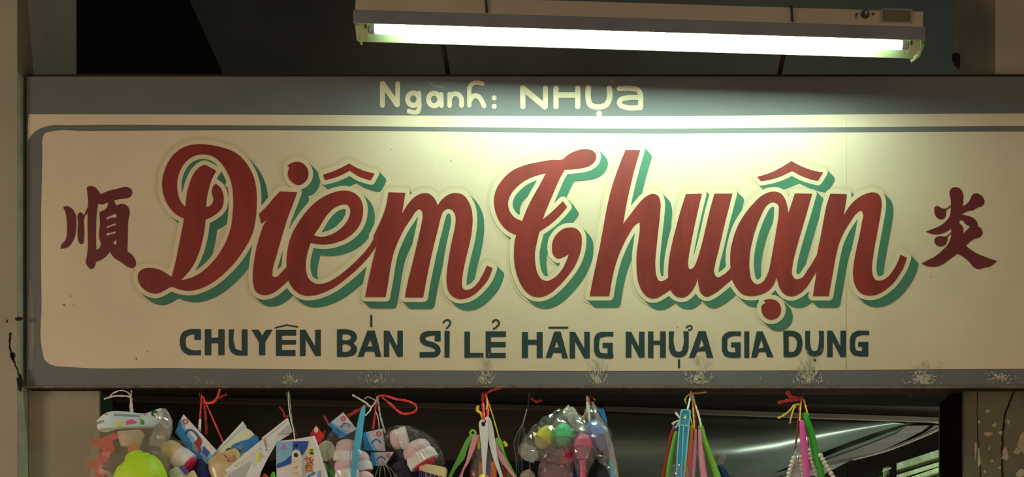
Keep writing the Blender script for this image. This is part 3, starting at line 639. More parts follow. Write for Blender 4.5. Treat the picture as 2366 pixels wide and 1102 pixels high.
# grey outside of the front wing
prism('front_wing', [(-0.0212, hb - 0.0005), (-0.0312, -0.0012), (-0.0306, -0.0014), (-0.0208, hb - 0.0008)], bs0 - 0.002, bs1 + 0.004, M['wing'], rf)
for s0, sg in ((-0.036, 1), (Lt + 0.036, -1)):
    h_ = prism('lamp_holder', [(-0.010, 0.024), (-0.013, 0.0), (-0.009, -0.015), (0.009, -0.015), (0.013, 0.0), (0.010, 0.024)], min(s0, s0 + sg * 0.022), max(s0, s0 + sg * 0.022), M['holder'], lamp)
    prism('contact_slot', [(-0.0135, 0.004), (-0.0135, -0.005), (-0.0125, -0.005), (-0.0125, 0.004)], min(s0 + sg * 0.016, s0 + sg * 0.020), max(s0 + sg * 0.016, s0 + sg * 0.020), M['darkpl'], h_)
# end plates of the reflector, the right one a bent half
prism('end_plate', [(0.021, hb - 0.002), (0.035, -0.011), (0.030, -0.013), (0.020, -0.002), (0.0, 0.010), (-0.018, 0.012), (-0.020, hb - 0.002)], bs0 - 0.004, bs0 - 0.0025, M['holder'], lamp)
prism('end_plate', [(0.021, hb - 0.002), (0.035, -0.011), (0.024, -0.010), (0.012, 0.0), (-0.012, 0.010), (-0.020, hb - 0.002)], bs1 + 0.0045, bs1 + 0.006, M['holder'], lamp)
pl_ = [LP(bs0 + 0.004, 0.040, -0.017), LP(bs0 + 0.008, 0.026, -0.010), LP(bs0 + 0.006, 0.008, 0.002), LP(bs0 - 0.001, -0.012, 0.010)]
tube('bent_lip', pl_, [0.0035, 0.003, 0.0025, 0.001], M['holder'], lamp, flat=0.3)
pl_ = [LP(bs1 - 0.012, 0.041, -0.016), LP(bs1 - 0.004, 0.034, -0.012), LP(bs1 + 0.004, 0.020, -0.004), LP(bs1 + 0.008, 0.004, 0.006)]
tube('bent_lip', pl_, [0.004, 0.004, 0.003, 0.002], M['holder'], lamp, flat=0.3)
# starter, screws, label plate on the right end of the housing
def on_face(px, py):                                   # distance along the batten of a pixel on its front face
    a, b = W(px, py, -0.5), W(px, py, 0.0); d_ = b - a
    n_ = e2; o_ = PL + e2 * -0.021
    t2 = (o_ - a).dot(n_) / d_.dot(n_); p = a + d_ * t2
    return (p - PL).dot(e1), (p - PL).dot(e3)
def face_cyl(name, px, py, r, h, m, parent, n=14):
    s_, z_ = on_face(px, py)
    V = [LP(s_ + r * math.cos(2 * math.pi * k / n), -0.0195, z_ + r * math.sin(2 * math.pi * k / n)) for k in range(n)] + [LP(s_ + 0.8 * r * math.cos(2 * math.pi * k / n), -0.0205 - h, z_ + 0.8 * r * math.sin(2 * math.pi * k / n)) for k in range(n)]
    F = [tuple(range(n)), tuple(range(n, 2 * n))] + [(i, (i + 1) % n, n + (i + 1) % n, n + i) for i in range(n)]
    return mesh(name, V, F, m, parent, smooth=True)
st = face_cyl('starter', 1999, 33, 0.0098, 0.006, M['darkpl'], lamp)
face_cyl('starter_tip', 2000, 32, 0.0045, 0.009, M['wing'], st, 8)
face_cyl('screw', 1979, 33, 0.003, 0.001, M['darkpl'], hs, 8); face_cyl('screw', 2018, 32, 0.003, 0.001, M['darkpl'], hs, 8); face_cyl('screw', 1978, 40, 0.002, 0.001, M['darkpl'], hs, 8)
s0, z0 = on_face(2037, 50); s1, z1 = on_face(2106, 24)
V = []
for dy_ in (-0.0195, -0.0222):
    V += [LP(s0, dy_, z0), LP(s1, dy_, z0 - 0.0004), LP(s1, dy_, z1), LP(s0, dy_, z1)]
lb = mesh('label_plate', V, [(0, 1, 2, 3), (4, 5, 6, 7), (0, 1, 5, 4), (1, 2, 6, 5), (2, 3, 7, 6), (3, 0, 4, 7)], M['plate'], lamp)
fw = 0.0018
for (a0, a1, c0, c1) in ((s0 - fw, s0 + fw, z0, z1), (s1 - fw, s1 + fw, z0, z1), (s0 - fw, s1 + fw, z0 - fw, z0 + fw * .3), (s0 - fw, s1 + fw, z1 - fw * .3, z1 + fw)):
    V = []
    for dy_ in (-0.0195, -0.0232): V += [LP(a0, dy_, c0), LP(a1, dy_, c0), LP(a1, dy_, c1), LP(a0, dy_, c1)]
    mesh('frame_edge', V, [(0, 1, 2, 3), (4, 5, 6, 7), (0, 1, 5, 4), (1, 2, 6, 5), (2, 3, 7, 6), (3, 0, 4, 7)], M['wing'], lb)
for px in (1122, 1828):
    s_, z_ = on_face(px, 30)
    tube('binding_wire', [LP(s_ + 0.003, 0.03, hb + 0.045), LP(s_, -0.005, hb + 0.040), LP(s_, -0.0225, hb + 0.034), LP(s_ + 0.001, -0.0235, hb + 0.018), LP(s_ + 0.003, -0.024, hb + 0.001)], 0.0026, M['lampwire'], lamp)
for px in (1003, 1836):
    s_, z_ = on_face(px, 40)
    a = LP(s_, 0.015, hb + 0.032); b = Vector((a.x, 0.05, sz1 + 0.030)); c = Vector((a.x, 0.05, sz1 + 0.004))
    tube('bracket_arm', [a, a.lerp(b, 0.5), b, c], 0.0055, M['rail'], lamp, sub=2)

# ------------------------------------------------------------------ inside, behind the goods
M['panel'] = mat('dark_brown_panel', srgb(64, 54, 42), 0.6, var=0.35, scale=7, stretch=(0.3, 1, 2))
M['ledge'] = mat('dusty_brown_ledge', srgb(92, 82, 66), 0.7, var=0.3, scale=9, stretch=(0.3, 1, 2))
M['hull'] = mat('scuffed_dark_metal', srgb(108, 116, 104), 0.30, metal=0.35, var=0.35, scale=5, stretch=(0.5, 1, 2))
M['rim'] = mat('dull_grey_rim', srgb(112, 104, 92), 0.5, var=0.3, scale=12)
M['slat'] = mat('pale_green_worn_paint', srgb(176, 196, 148), 0.7, var=0.45, scale=22, col2=srgb(118, 128, 92))
yp = 0.42
pn = thing('roller_shutter_box', (W(900, 0, yp).x, yp, W(0, 1075, yp).z), 'dark brown panelled shutter box in shadow behind the hanging goods', 'shutter box')
p0, p1 = W(262, 1075, yp), W(1420, 926, yp)
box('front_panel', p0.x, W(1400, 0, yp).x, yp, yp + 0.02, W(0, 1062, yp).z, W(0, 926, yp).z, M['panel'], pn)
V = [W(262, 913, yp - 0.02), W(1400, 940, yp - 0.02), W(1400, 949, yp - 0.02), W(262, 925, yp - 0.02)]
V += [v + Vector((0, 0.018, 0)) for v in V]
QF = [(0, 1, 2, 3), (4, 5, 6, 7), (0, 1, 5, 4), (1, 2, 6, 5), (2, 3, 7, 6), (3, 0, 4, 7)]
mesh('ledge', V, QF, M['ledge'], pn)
# bulging sheet-metal hood narrowing to the right
hood = thing('metal_hood', W(1700, 1130, 0.6), 'bulging scuffed dark metal hood tapering right inside the shop opening', 'hood')
V = [W(1392, 938, yp - 0.02), W(2190, 965, 0.66), W(2190, 975, 0.66), W(1392, 948, yp - 0.02)]
V += [v + Vector((0, 0.018, 0)) for v in V]
mesh('ledge', V, QF, M['ledge'], hood)
V = [W(1392, 926, yp - 0.01), W(2190, 940, 0.67), W(2190, 964, 0.67), W(1392, 937, yp - 0.01)]
V += [v + Vector((0, 0.012, 0)) for v in V]
mesh('top_board', V, QF, M['panel'], hood)
def tri(x, tab):
    for (a, b), (c, d_) in zip(tab[:-1], tab[1:]):
        if x <= c: return b + (d_ - b) * (x - a) / (c - a)
    return tab[-1][1]
TOP = [(1392, 947), (1500, 951), (1700, 957), (1900, 964), (2060, 972), (2095, 980)]
BOT = [(1392, 1150), (1500, 1148), (1600, 1142), (1700, 1128), (1800, 1104), (1880, 1074), (1950, 1048), (2020, 1022), (2070, 1002), (2095, 984)]
nx_, nv_ = 48, 16; V, F = [], []
for i in range(nx_ + 1):
    x = 1392 + 703 * (i / nx_); a, b = tri(x, TOP), tri(x, BOT)
    yb = 0.42 + 0.24 * (x - 1392) / 703
    for j in range(nv_ + 1):
        vv = j / nv_; bulge = 0.10 * math.sin(math.pi * min(1, vv * 1.0)) * (1 - ((x - 1392) / 703) ** 3)
        yy = yb - bulge * 0.6 + 0.16 * vv ** 2.2
        V.append(W(x, a + (b - a) * vv, yy))
for i in range(nx_):
    for j in range(nv_): F.append((i * (nv_ + 1) + j, (i + 1) * (nv_ + 1) + j, (i + 1) * (nv_ + 1) + j + 1, i * (nv_ + 1) + j + 1))
ho = mesh('sheet', V, F, M['hull'], hood, smooth=True)
so = ho.modifiers.new('thickness', 'SOLIDIFY'); so.thickness = 0.003; so.offset = -1
tube('rim', [W(1970, 1060, 0.70), W(2040, 1042, 0.70), W(2110, 1016, 0.69), W(2165, 992, 0.68), W(2183, 980, 0.67), W(2150, 972, 0.66), W(2085, 969, 0.65)], 0.005, M['rim'], hood)
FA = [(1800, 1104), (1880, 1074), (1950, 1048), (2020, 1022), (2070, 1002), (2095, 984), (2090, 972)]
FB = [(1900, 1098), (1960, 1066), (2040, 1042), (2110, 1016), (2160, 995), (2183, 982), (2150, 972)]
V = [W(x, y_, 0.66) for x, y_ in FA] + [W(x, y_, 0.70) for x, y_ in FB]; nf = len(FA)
fl = mesh('shaded_underside', V, [(i, i + 1, nf + i + 1, nf + i) for i in range(nf - 1)], M['panel'], hood)  # dark colour stands in for the shade under the bulge, up to the rim
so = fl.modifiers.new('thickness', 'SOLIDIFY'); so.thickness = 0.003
# slatted rack in the back
rk = thing('slatted_rack', W(2140, 1160, 0.95), 'pale green worn slatted rack slanting in the dark right corner', 'rack')
yk = 0.95
def slat(a, b, h1, h2, yy, m=M['slat']):
    V = [W(a[0], a[1], yy), W(b[0], b[1], yy), W(b[0], b[1] + h2, yy), W(a[0], a[1] + h1, yy)]
    V += [v + Vector((0, 0.02, 0)) for v in V]
    return mesh('slat', V, QF, m, rk)
slat((2040, 1079), (2200, 1028), 24, 27, yk); slat((2050, 1104), (2200, 1058), 9, 9, yk - 0.012); slat((2040, 1124), (2200, 1069), 15, 17, yk); slat((2040, 1143), (2200, 1090), 18, 20, yk - 0.01); slat((1975, 1124), (2040, 1098), 16, 16, yk + 0.02); slat((2040, 1085), (2060, 1079), 3, 3, yk - 0.03)
pa, pb = W(2058, 1200, yk - 0.02), W(2070, 1070, yk - 0.02)
box('post', pa.x, pb.x, yk - 0.03, yk - 0.01, pa.z, pb.z, M['jamb'], rk)
V = [W(1960, 1075, yk - 0.04), W(2196, 985, yk - 0.04), W(2196, 1029, yk - 0.04), W(1960, 1106, yk - 0.04)]; V += [v + Vector((0, 0.015, 0)) for v in V]
mesh('beam', V, QF, M['jamb'], rk)

# ------------------------------------------------------------------ goods: helpers
def pmat(name, col, rough=0.35, **k):
    c = srgb(*col); return mat(name, tuple(min(.92, v * 1.45) for v in c[:3]) + (1,), rough, **k)
P = {}
P['white'] = pmat('white_plastic', (236, 238, 232)); P['paper'] = pmat('white_glossy_card', (206, 208, 206), 0.3, var=0.08, scale=20)
P['grey'] = pmat('grey_print_and_crease_shade', (166, 168, 168), 0.35); P['cardpale'] = pmat('pale_blue_card', (178, 206, 208), 0.4, var=0.12, scale=25)
P['blue'] = pmat('bright_blue_print', (40, 124, 190), 0.35, var=0.25, scale=30); P['lblue'] = pmat('light_blue_print', (120, 178, 214), 0.35, var=0.2, scale=40)
P['dblue'] = pmat('deep_blue_print', (36, 78, 160), 0.35, var=0.2, scale=40); P['navy'] = pmat('navy_plastic', (26, 42, 92), 0.5)
P['redp'] = pmat('red_print', (196, 44, 40), 0.4); P['redtoy'] = pmat('red_soft_plastic', (206, 58, 44), 0.4, var=0.25, scale=30)
P['lime'] = mat('fluorescent_lime_plastic', (0.62, 0.98, 0.03, 1), 0.5, var=0.1, scale=12); P['orange'] = pmat('orange_plastic', (226, 116, 36), 0.35)
P['cup'] = pmat('milky_plastic', (206, 196, 176), 0.4, var=0.1, scale=20); P['fruit'] = pmat('yellow_print', (206, 196, 40), 0.4)
P['pinkp'] = pmat('pink_print', (222, 84, 124), 0.4); P['gprint'] = pmat('green_print', (84, 130, 62), 0.4); P['dprint'] = pmat('dark_print', (44, 66, 66), 0.4)
P['txt'] = pmat('grey_print', (128, 136, 138), 0.4); P['cream'] = pmat('cream_card', (222, 214, 178), 0.4, var=0.1, scale=20)
P['pink'] = pmat('pale_pink_plastic', (228, 178, 182), 0.3, var=0.12, scale=25); P['skirt'] = pmat('white_ribbed_plastic', (216, 206, 206), 0.25)
P['magenta'] = pmat('magenta_bristle', (206, 32, 80), 0.7, var=0.3, scale=150); P['peach'] = pmat('peach_plastic', (226, 190, 140), 0.35, var=0.25, scale=18, col2=srgb(196, 176, 92))
P['wood'] = pmat('pale_wood', (206, 184, 142), 0.6, var=0.2, scale=30); P['brist'] = pmat('white_bristle', (196, 200, 182), 0.7, var=0.4, scale=150)
P['violet'] = pmat('violet_bristle', (96, 90, 150), 0.7, var=0.3, scale=150)
P['sky'] = pmat('sky_blue_plastic', (118, 206, 240), 0.25); P['skyin'] = pmat('sky_blue_channel', (80, 168, 208), 0.3)
P['stick'] = pmat('aqua_blue_plastic', (70, 172, 208), 0.3, var=0.1, scale=30)
P['gr1'] = pmat('apple_green_plastic', (116, 186, 66), 0.35); P['gr2'] = pmat('dull_green_plastic', (92, 158, 66), 0.4); P['gr3'] = pmat('vivid_green_plastic', (44, 156, 40), 0.3)
P['pk1'] = pmat('salmon_pink_plastic', (248, 142, 156), 0.35); P['pk2'] = pmat('rose_pink_plastic', (244, 92, 134), 0.3); P['mag'] = pmat('orchid_plastic', (214, 84, 160), 0.25)
P['dkred'] = pmat('dark_red_plastic', (148, 42, 36), 0.4); P['org'] = pmat('orange_ribbed_plastic', (222, 120, 44), 0.4)
P['yel'] = pmat('yellow_plastic', (248, 224, 40), 0.25); P['mint'] = pmat('mint_green_plastic', (62, 216, 140), 0.25); P['peri'] = pmat('periwinkle_plastic', (120, 150, 224), 0.25)
P['s_white'] = pmat('white_raffia', (204, 202, 186), 0.5); P['s_red'] = pmat('red_raffia', (206, 52, 36), 0.45); P['s_yel'] = pmat('yellow_raffia', (216, 178, 56), 0.45)
P['s_dred'] = pmat('dark_red_raffia', (150, 36, 32), 0.45); P['s_grey'] = pmat('grey_raffia', (150, 156, 142), 0.45); P['s_blk'] = pmat('black_raffia', (36, 36, 34), 0.3)
P['bead'] = pmat('pearl_white_plastic', (206, 202, 184), 0.35)
P['film'] = clear_mat('clear_film', haze=0.06, gloss=0.20); P['filmb'] = clear_mat('beige_tinted_film', (1, .97, .9, 1), 0.24, 0.06, (0.62, 0.52, 0.38, 1), rough=0.3, fres=0.3); P['film2'] = clear_mat('milky_film', haze=0.32, gloss=0.22); P['filmp'] = clear_mat('pink_tinted_film', (0.98, 0.84, 0.84, 1), 0.16, 0.2, (0.85, 0.55, 0.54, 1))
P['filmt'] = clear_mat('thin_film', haze=0.02, gloss=0.10, fres=0.3)

def loft(name, spine, hw, hd, m, parent=None, n=14, pw=2.0, crumple=0.0, seed=0, ribs=None, sub=4, label=None, cat=None, group=None, caps=True):
    """closed body along a spine given as (px, py, y); hw, hd half width and half depth in pixels"""
    S, A_, D_ = [], [], []
    Pn = [W(*p) for p in spine]; k_ = [PX(p[2]) for p in spine]
    hw = [a * b for a, b in zip(hw, k_)]; hd = [a * b for a, b in zip(hd, k_)]
    for i in range(len(Pn) - 1):
        p0, p1, p2, p3 = Pn[max(i - 1, 0)], Pn[i], Pn[i + 1], Pn[min(i + 2, len(Pn) - 1)]
        for k in range(sub):
            s = k / sub
            S.append(0.5 * ((2 * p1) + (p2 - p0) * s + (2 * p0 - 5 * p1 + 4 * p2 - p3) * s * s + (3 * p1 - p0 - 3 * p2 + p3) * s ** 3))
            w_ = s * s * (3 - 2 * s) if sub > 2 else s
            A_.append(hw[i] + (hw[i + 1] - hw[i]) * s); D_.append(hd[i] + (hd[i + 1] - hd[i]) * s)
    S.append(Pn[-1]); A_.append(hw[-1]); D_.append(hd[-1])
    if ribs:
        per, amp = ribs; acc = 0
        for i in range(len(S)):
            if i: acc += (S[i] - S[i - 1]).length
            f = 1 + amp * math.cos(2 * math.pi * acc / (per * 0.001)); A_[i] *= f; D_[i] *= f
    V, F = [], []
    for i, p in enumerate(S):
        t = S[min(i + 1, len(S) - 1)] - S[max(i - 1, 0)]; t.normalize()
        a = t.cross(Vector((0, 1, 0))); a.normalize(); b = a.cross(t)
        for k in range(n):
            th = 2 * math.pi * k / n; c, s_ = math.cos(th), math.sin(th)
            c = math.copysign(abs(c) ** (2 / pw), c); s_ = math.copysign(abs(s_) ** (2 / pw), s_)
            q = p + a * c * A_[i] + b * s_ * D_[i]
            if crumple:
                nv = mnoise.noise_vector(q * 55 + Vector((seed * 3.1, 0, 0))); q = q + nv * crumple * 0.001 + mnoise.noise_vector(q * 160) * crumple * 0.0005
            V.append(q)
    for i in range(len(S) - 1):
        for k in range(n): F.append((i * n + k, i * n + (k + 1) % n, (i + 1) * n + (k + 1) % n, (i + 1) * n + k))
    if caps: F.append(tuple(range(n))); F.append(tuple(range((len(S) - 1) * n, len(S) * n)))
    o = mesh(name, V, F, m, parent, None if parent else S[0], smooth=not crumple or crumple < 3)
    return tag(o, label, cat, group)
def bag(name, spine, hw, hd, parent, m=None, crumple=5, seed=1, n=22, **k):
    return loft(name, spine, hw, hd, m or P['film'], parent, n=n, crumple=crumple, seed=seed, sub=6, pw=2.4, **k)
def flat(name, pts, y, m, parent=None, thick=0.0008, label=None, cat=None, group=None, smooth=False, holes=(), tr=None):
    def T(q): return ((tr[0] + q[0] / tr[2], tr[1] + q[1] / tr[2]) + tuple(q[2:])) if tr else q
    lps = []
    for l in (pts,) + tuple(holes):
        l = [T(q) for q in l]; lps.append([tuple(p) for p in smooth_loop(l)] if smooth else [q[:2] for q in l])
    if parent is None:
        root = bpy.data.objects.new('tmp', None); c = W(*lps[0][0], y if not callable(y) else y(*lps[0][0])); ORG[root] = c
        o = paint(name, lps, y, m, root, thick); o.parent = None; o.location = c; bpy.data.objects.remove(root)
    else: o = paint(name, lps, y, m, parent, thick)
    return tag(o, label, cat, group)
def cord(name, label, strands, group=None):
    """strands: (part name, material, radius px, flatness, [(px,py,y)...])"""
    q = strands[0][4][0]
    t = thing(name, W(*q), label, 'string', group)
    for pn_, m, r, fl, pts in strands: tube(pn_, [W(*p) for p in pts], r * 0.00085, m, t, flat=fl * .7, sub=8, ragged=0.55)
    return t
def ringprint(cx, cy, r, y, parent):
    flat('logo_ring', ring(cx, cy, r, r, 16)[:-1], y, P['redp'], parent, 0.0004, holes=(ring(cx, cy, r * 0.55, r * 0.6, 12)[:-1],))
def handle(name, label, spine, hw, hd, m, group=None, **k):
    return loft(name, spine, hw, hd, m, label=label, cat='utensil', group=group, **k)
def brush(label, a, b, r, y, body=None, core=True, group='round scrub brushes in clear bags', back=0.8):
    """round scrub brush: dome, ribbed collar, bristle pad; axis from a (dome) to b (bristles)"""
    a = Vector(a); b = Vector(b); t = thing('scrub_brush', W(a.x, a.y, y), label, 'brush', group)
    L = lambda s: (a.x + (b.x - a.x) * s, a.y + (b.y - a.y) * s, y)
    body = body or P['pink']
    loft('dome', [L(0), L(.06), L(.18), L(.36), L(.5)], [r * .25, r * .6, r * .84, r * .92, r * .86], [r * .25, r * .6, r * .84, r * .92, r * .86], body, t, n=20)
    # collar with vertical ribs
    d = (W(*L(1)) - W(*L(0))).normalized(); u = d.cross(Vector((0, 1, 0))).normalized(); w_ = u.cross(d); c0, c1 = W(*L(.48)), W(*L(.92)); k_ = PX(y)
    V, F = [], []; n = 56
    for ci, rr_ in ((c0, .86), (c0.lerp(c1, .35), .98), (c1, 1.0), (c1 + d * 0.001, .82)):
        for k in range(n):
            th = 2 * math.pi * k / n; f = r * rr_ * k_ * (1.0 if k % 2 else 0.93)
            V.append(ci + u * math.cos(th) * f + w_ * math.sin(th) * f)
    for i in range(3):
        for k in range(n): F.append((i * n + k, i * n + (k + 1) % n, (i + 1) * n + (k + 1) % n, (i + 1) * n + k))
    F.append(tuple(range(n))); F.append(tuple(range(3 * n, 4 * n)))
    mesh('collar', V, F, P['skirt'], t)
    if core: loft('bristle_pad', [L(.9), L(1.0), L(1.03)], [r * .8, r * .76, r * .6], [r * .8, r * .76, r * .6], P['magenta'], t, n=20)
    return t

# ------------------------------------------------------------------ leftmost pack: header card and clear bag of toys
c1 = (190, 930, 6.408)
cord('string_tie', 'white plastic string tied in a bow over the pale blue header card', [
  ('strand', P['s_white'], 2.4, .5, [(304, 902, .02), (302, 918, .016), (304, 932, .006), (307, 955, -.024)]),
  ('strand', P['s_white'], 3.2, .4, [(305, 920, .018), (302, 935, .006), (304, 965, -.025)]),
  ('loop', P['s_white'], 1.6, .6, [(302, 916, .016), (296, 907, .01), (280, 902, .005), (262, 908, .005), (254, 915, .006)]),
  ('tail', P['s_white'], 2.2, .5, [(304, 918, .016), (290, 915, .01), (264, 915, .006), (240, 922, .004)])])
hy = lambda x, y_: -0.026 - 0.008 * math.sin((x - 220) / 165 * 5.2) + 0.00002 * (x - 300)
toy = thing('toy_pack', W(305, 1180, -0.02), 'clear toy bag with a wavy pale blue header card, leftmost of the hanging packs', 'toy pack')
hc = flat('header_card', [(210,275,1),(250,230),(330,165),(440,130),(560,128),(700,138),(820,155),(930,160),(1010,135),(1100,100),(1170,80,1),(1190,150),(1195,230,1),(1110,320),(1040,370),(960,385),(850,378),(700,380),(560,390),(470,405),(380,435),(300,432),(225,395,1)], hy, P['cardpale'], toy, 0.0008, smooth=True, tr=c1)
hy1 = lambda x, y_: hy(x, y_) - 0.0009
flat('print', blob(545, 312, 46, 36, 12, .15), hy1, P['fruit'], hc, .0004, smooth=True, tr=c1)
flat('print', [(640,270,1),(690,262),(720,245),(760,260),(805,290,1),(770,312),(700,320),(652,328,1)], hy1, P['pinkp'], hc, .0004, smooth=True, tr=c1)
flat('print', [(862,305),(875,265),(890,250),(912,280),(916,310),(890,330)], hy1, P['gprint'], hc, .0004, smooth=True, tr=c1)
flat('print', [(848,238),(860,232),(878,260),(870,262)], hy1, P['gprint'], hc, .0004, tr=c1)
flat('print', ring(1070, 160, 52, 46)[:-1], hy1, P['dprint'], hc, .0004, tr=c1)
flat('print', ring(1080, 172, 22, 20)[:-1], lambda x, y_: hy(x, y_) - .0014, P['cream'], hc, .0004, tr=c1)
flat('print', [(215,285),(270,268),(325,262),(300,285),(240,320),(215,325)], hy1, P['gprint'], hc, .0004, tr=c1)
flat('print', [(275,285),(320,275),(318,288),(285,292)], hy1, P['redp'], hc, .0004, tr=c1)
flat('print', [(330,172),(380,158),(378,176),(335,186)], hy1, P['redp'], hc, .0004, tr=c1)
flat('print', [(905,172),(960,166),(958,185),(915,188)], hy1, P['pinkp'], hc, .0004, tr=c1)
flat('print', [(225,392),(262,378),(310,418),(300,430),(240,410)], hy1, P['cream'], hc, .0004, tr=c1)
for k in range(14): flat('print', [(470 + k * 28, 162 + k * 1.6), (490 + k * 28, 163 + k * 1.6), (490 + k * 28, 198 + k * 1.2), (470 + k * 28, 196 + k * 1.2)], hy1, P['txt'], hc, .0003, tr=c1)
bag('bag', [(300, 990, -.022), (298, 1015, -.03), (296, 1060, -.034), (298, 1120, -.034), (300, 1185, -.03)], [82, 92, 98, 100, 92], [10, 42, 66, 72, 40], toy, P['filmb'], 4, 2)
bag('bag_corner', [(370, 948, -.02), (380, 975, -.02), (372, 1005, -.022), (358, 1030, -.03)], [8, 16, 20, 14], [4, 9, 12, 8], toy, P['film2'], 6, 5)
tl = thing('bell_toy', W(315, 1180, -.082), 'fluorescent yellow-green bell-shaped toy bulging from the front of the leftmost bag', 'toy')
loft('body', [(313, 1041, -.082), (314, 1045, -.082), (315, 1054, -.082), (317, 1060, -.082), (321, 1074, -.082), (324, 1100, -.082), (325, 1135, -.082), (325, 1165, -.082), (325, 1172, -.082)], [5, 17, 26, 32, 50, 61, 62, 46, 10], [5, 17, 26, 32, 46, 54, 54, 40, 10], P['lime'], tl, n=24)
loft('collar', [(309, 1029, -.078), (309, 1033, -.078), (310, 1044, -.078)], [8, 13, 15], [8, 13, 15], P['orange'], tl, n=18)
loft('toy_cup', [(303, 998, -.03), (303, 1001, -.03), (302, 1020, -.03), (300, 1034, -.03)], [20, 31, 26, 20], [20, 30, 25, 19], P['cup'], n=22, label='milky white plastic cup in the leftmost clear bag', cat='cup')
flat('toy_figure', [(130,560,1),(150,535),(250,545),(340,505),(440,458),(500,440),(560,450),(580,485),(500,540),(450,555),(470,640),(475,700),(420,760),(385,830),(350,885),(305,890),(300,930),(310,1010),(330,1102),(330,1250),(180,1250),(190,1102),(170,970),(100,930),(85,890),(130,855),(200,850),(245,795),(290,760),(270,680),(200,640),(150,600)], -.018, P['redtoy'], thick=.006, smooth=True, tr=c1, label='flat red plastic animal figure at the left of the leftmost clear bag', cat='toy')

# ------------------------------------------------------------------ second bunch: header cards, round brush, white packs
c2 = (400, 930, 6.408)
cord('string_tie', 'red raffia strands hanging from the second hook', [
  ('strand', P['s_red'], 2.2, .5, [(466, 912, .016), (464, 940, .012), (462, 972, .008)]),
  ('strand', P['s_dred'], 3.6, .3, [(469, 918, .018), (475, 958, .016), (476, 1004, .014)]),
  ('strand', P['s_red'], 2.2, .5, [(469, 916, .014), (492, 968, .012), (516, 1022, .010)]),
  ('tail', P['s_red'], 3.2, .35, [(469, 930, .012), (490, 930, .008), (502, 918, .006), (508, 898, .006)]),
  ('tail', P['s_dred'], 3.0, .35, [(500, 921, .007), (512, 916, .008), (524, 911, .010)])])
ca = flat('header_card', [(424,957),(500,1040),(470,1086),(405,998)], -.004, P['paper'], label='white and blue header card tilted beside the peach brush, below red strands', cat='card')
flat('print', [(420,963),(428,990),(452,1018),(484,1046),(492,1052),(470,1086),(405,998)], -.0049, P['lblue'], ca, .0004)
flat('print', [(416,968),(420,985),(436,1012),(452,1035),(470,1060),(462,1076),(406,998)], -.0054, P['blue'], ca, .0004)
flat('print', [(427,1004),(430,994),(440,991),(452,998),(460,1012),(456,1010),(448,1000),(440,995),(433,998),(430,1006)], -.0059, P['dblue'], ca, .0004, smooth=True)
flat('print', [(448,1022),(454,1018),(456,1012),(461,1010),(466,1018),(465,1026),(462,1032),(465,1044),(460,1046),(458,1036),(452,1028)], -.0059, P['dkred'], ca, .0004, smooth=True)
flat('print', [(446,1026),(451,1028),(458,1038),(457,1046),(449,1042),(444,1033)], -.0059, P['txt'], ca, .0004, smooth=True)
flat('print', [(470,1030),(484,1045),(478,1056),(468,1046)], -.0059, P['dblue'], ca, .0004)
ringprint(428, 974, 6.5, -.0059, ca)
flat('tag_strip', [(460,968),(465,968),(464,998),(457,992)], .004, P['white'], label='narrow white tag knotted on the red strand of the second hook', cat='tag')
brush('peach round scrub brush with magenta bristles beside the lime toy', (378, 1026), (440, 1076), 27, -.022, P['peach'])
bg = thing('brush_pack', W(405, 1110, -.02), 'clear crumpled bag around the peach scrub brush', 'bag')
bag('bag', [(388, 1008, -.022), (390, 1030, -.022), (402, 1060, -.022), (415, 1092, -.022)], [12, 34, 40, 30], [6, 32, 34, 24], bg, P['filmt'], 4, 7)
nb = thing('nail_brush', W(420, 1130, -.045), 'small wooden brush with white bristles under the peach scrub brush', 'brush')
flat('block', [(420,1102),(446,1086),(456,1104),(470,1140),(430,1150)], -.050, P['wood'], nb, .014)
loft('bristles', [(398, 1086, -.045), (408, 1098, -.045), (420, 1120, -.045)], [12, 18, 16], [8, 12, 12], P['brist'], nb, n=16, crumple=2.5, seed=3)
flat('card_scrap', [(414,1078),(424,1074),(438,1092),(428,1098)], -.052, P['violet'], label='small violet card scrap under the magenta bristle pad', cat='card')
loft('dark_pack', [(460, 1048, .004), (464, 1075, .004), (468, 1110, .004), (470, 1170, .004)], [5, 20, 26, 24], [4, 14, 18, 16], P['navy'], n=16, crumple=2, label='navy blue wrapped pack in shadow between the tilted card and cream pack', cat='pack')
fc = flat('leaflet_card', [(561,973),(570,986),(502,1054),(488,1052)], .010, P['cardpale'], label='pale grey-green folded card, rearmost of the fan below red strands', cat='card')
flat('fold', [(561,973),(565,979),(494,1052),(488,1052)], .0091, P['paper'], fc, .0004)
fb = flat('leaflet_card', [(568,988),(580,995),(598,1016),(560,1075),(520,1080),(492,1050)], .004, P['cream'], label='cream card with blue sweep in the fan below red strands', cat='card')
flat('print', [(534,1033),(552,1021),(575,1014),(590,1005),(598,1016),(575,1040),(552,1046)], .0031, P['blue'], fb, .0004, smooth=True)
flat('print', [(519,1045),(524,1036),(532,1034),(536,1042),(528,1044),(524,1048)], .0026, P['dprint'], fb, .0004)
flat('print', [(548,1034),(560,1027),(564,1034),(552,1041)], .0026, P['grey'], fb, .0004)
for k in range(5): flat('print', [(549 + k * 2.4, 1034.5 - k * 1.4), (550 + k * 2.4, 1034 - k * 1.4), (554 + k * 2.4, 1040 - k * 1.4), (553 + k * 2.4, 1040.6 - k * 1.4)], .0021, P['dprint'], fb, .0003)
cp = thing('snack_pack', W(520, 1160, -.02), 'glossy cream pouch with a small brown dog print left of the white sheet', 'pack')
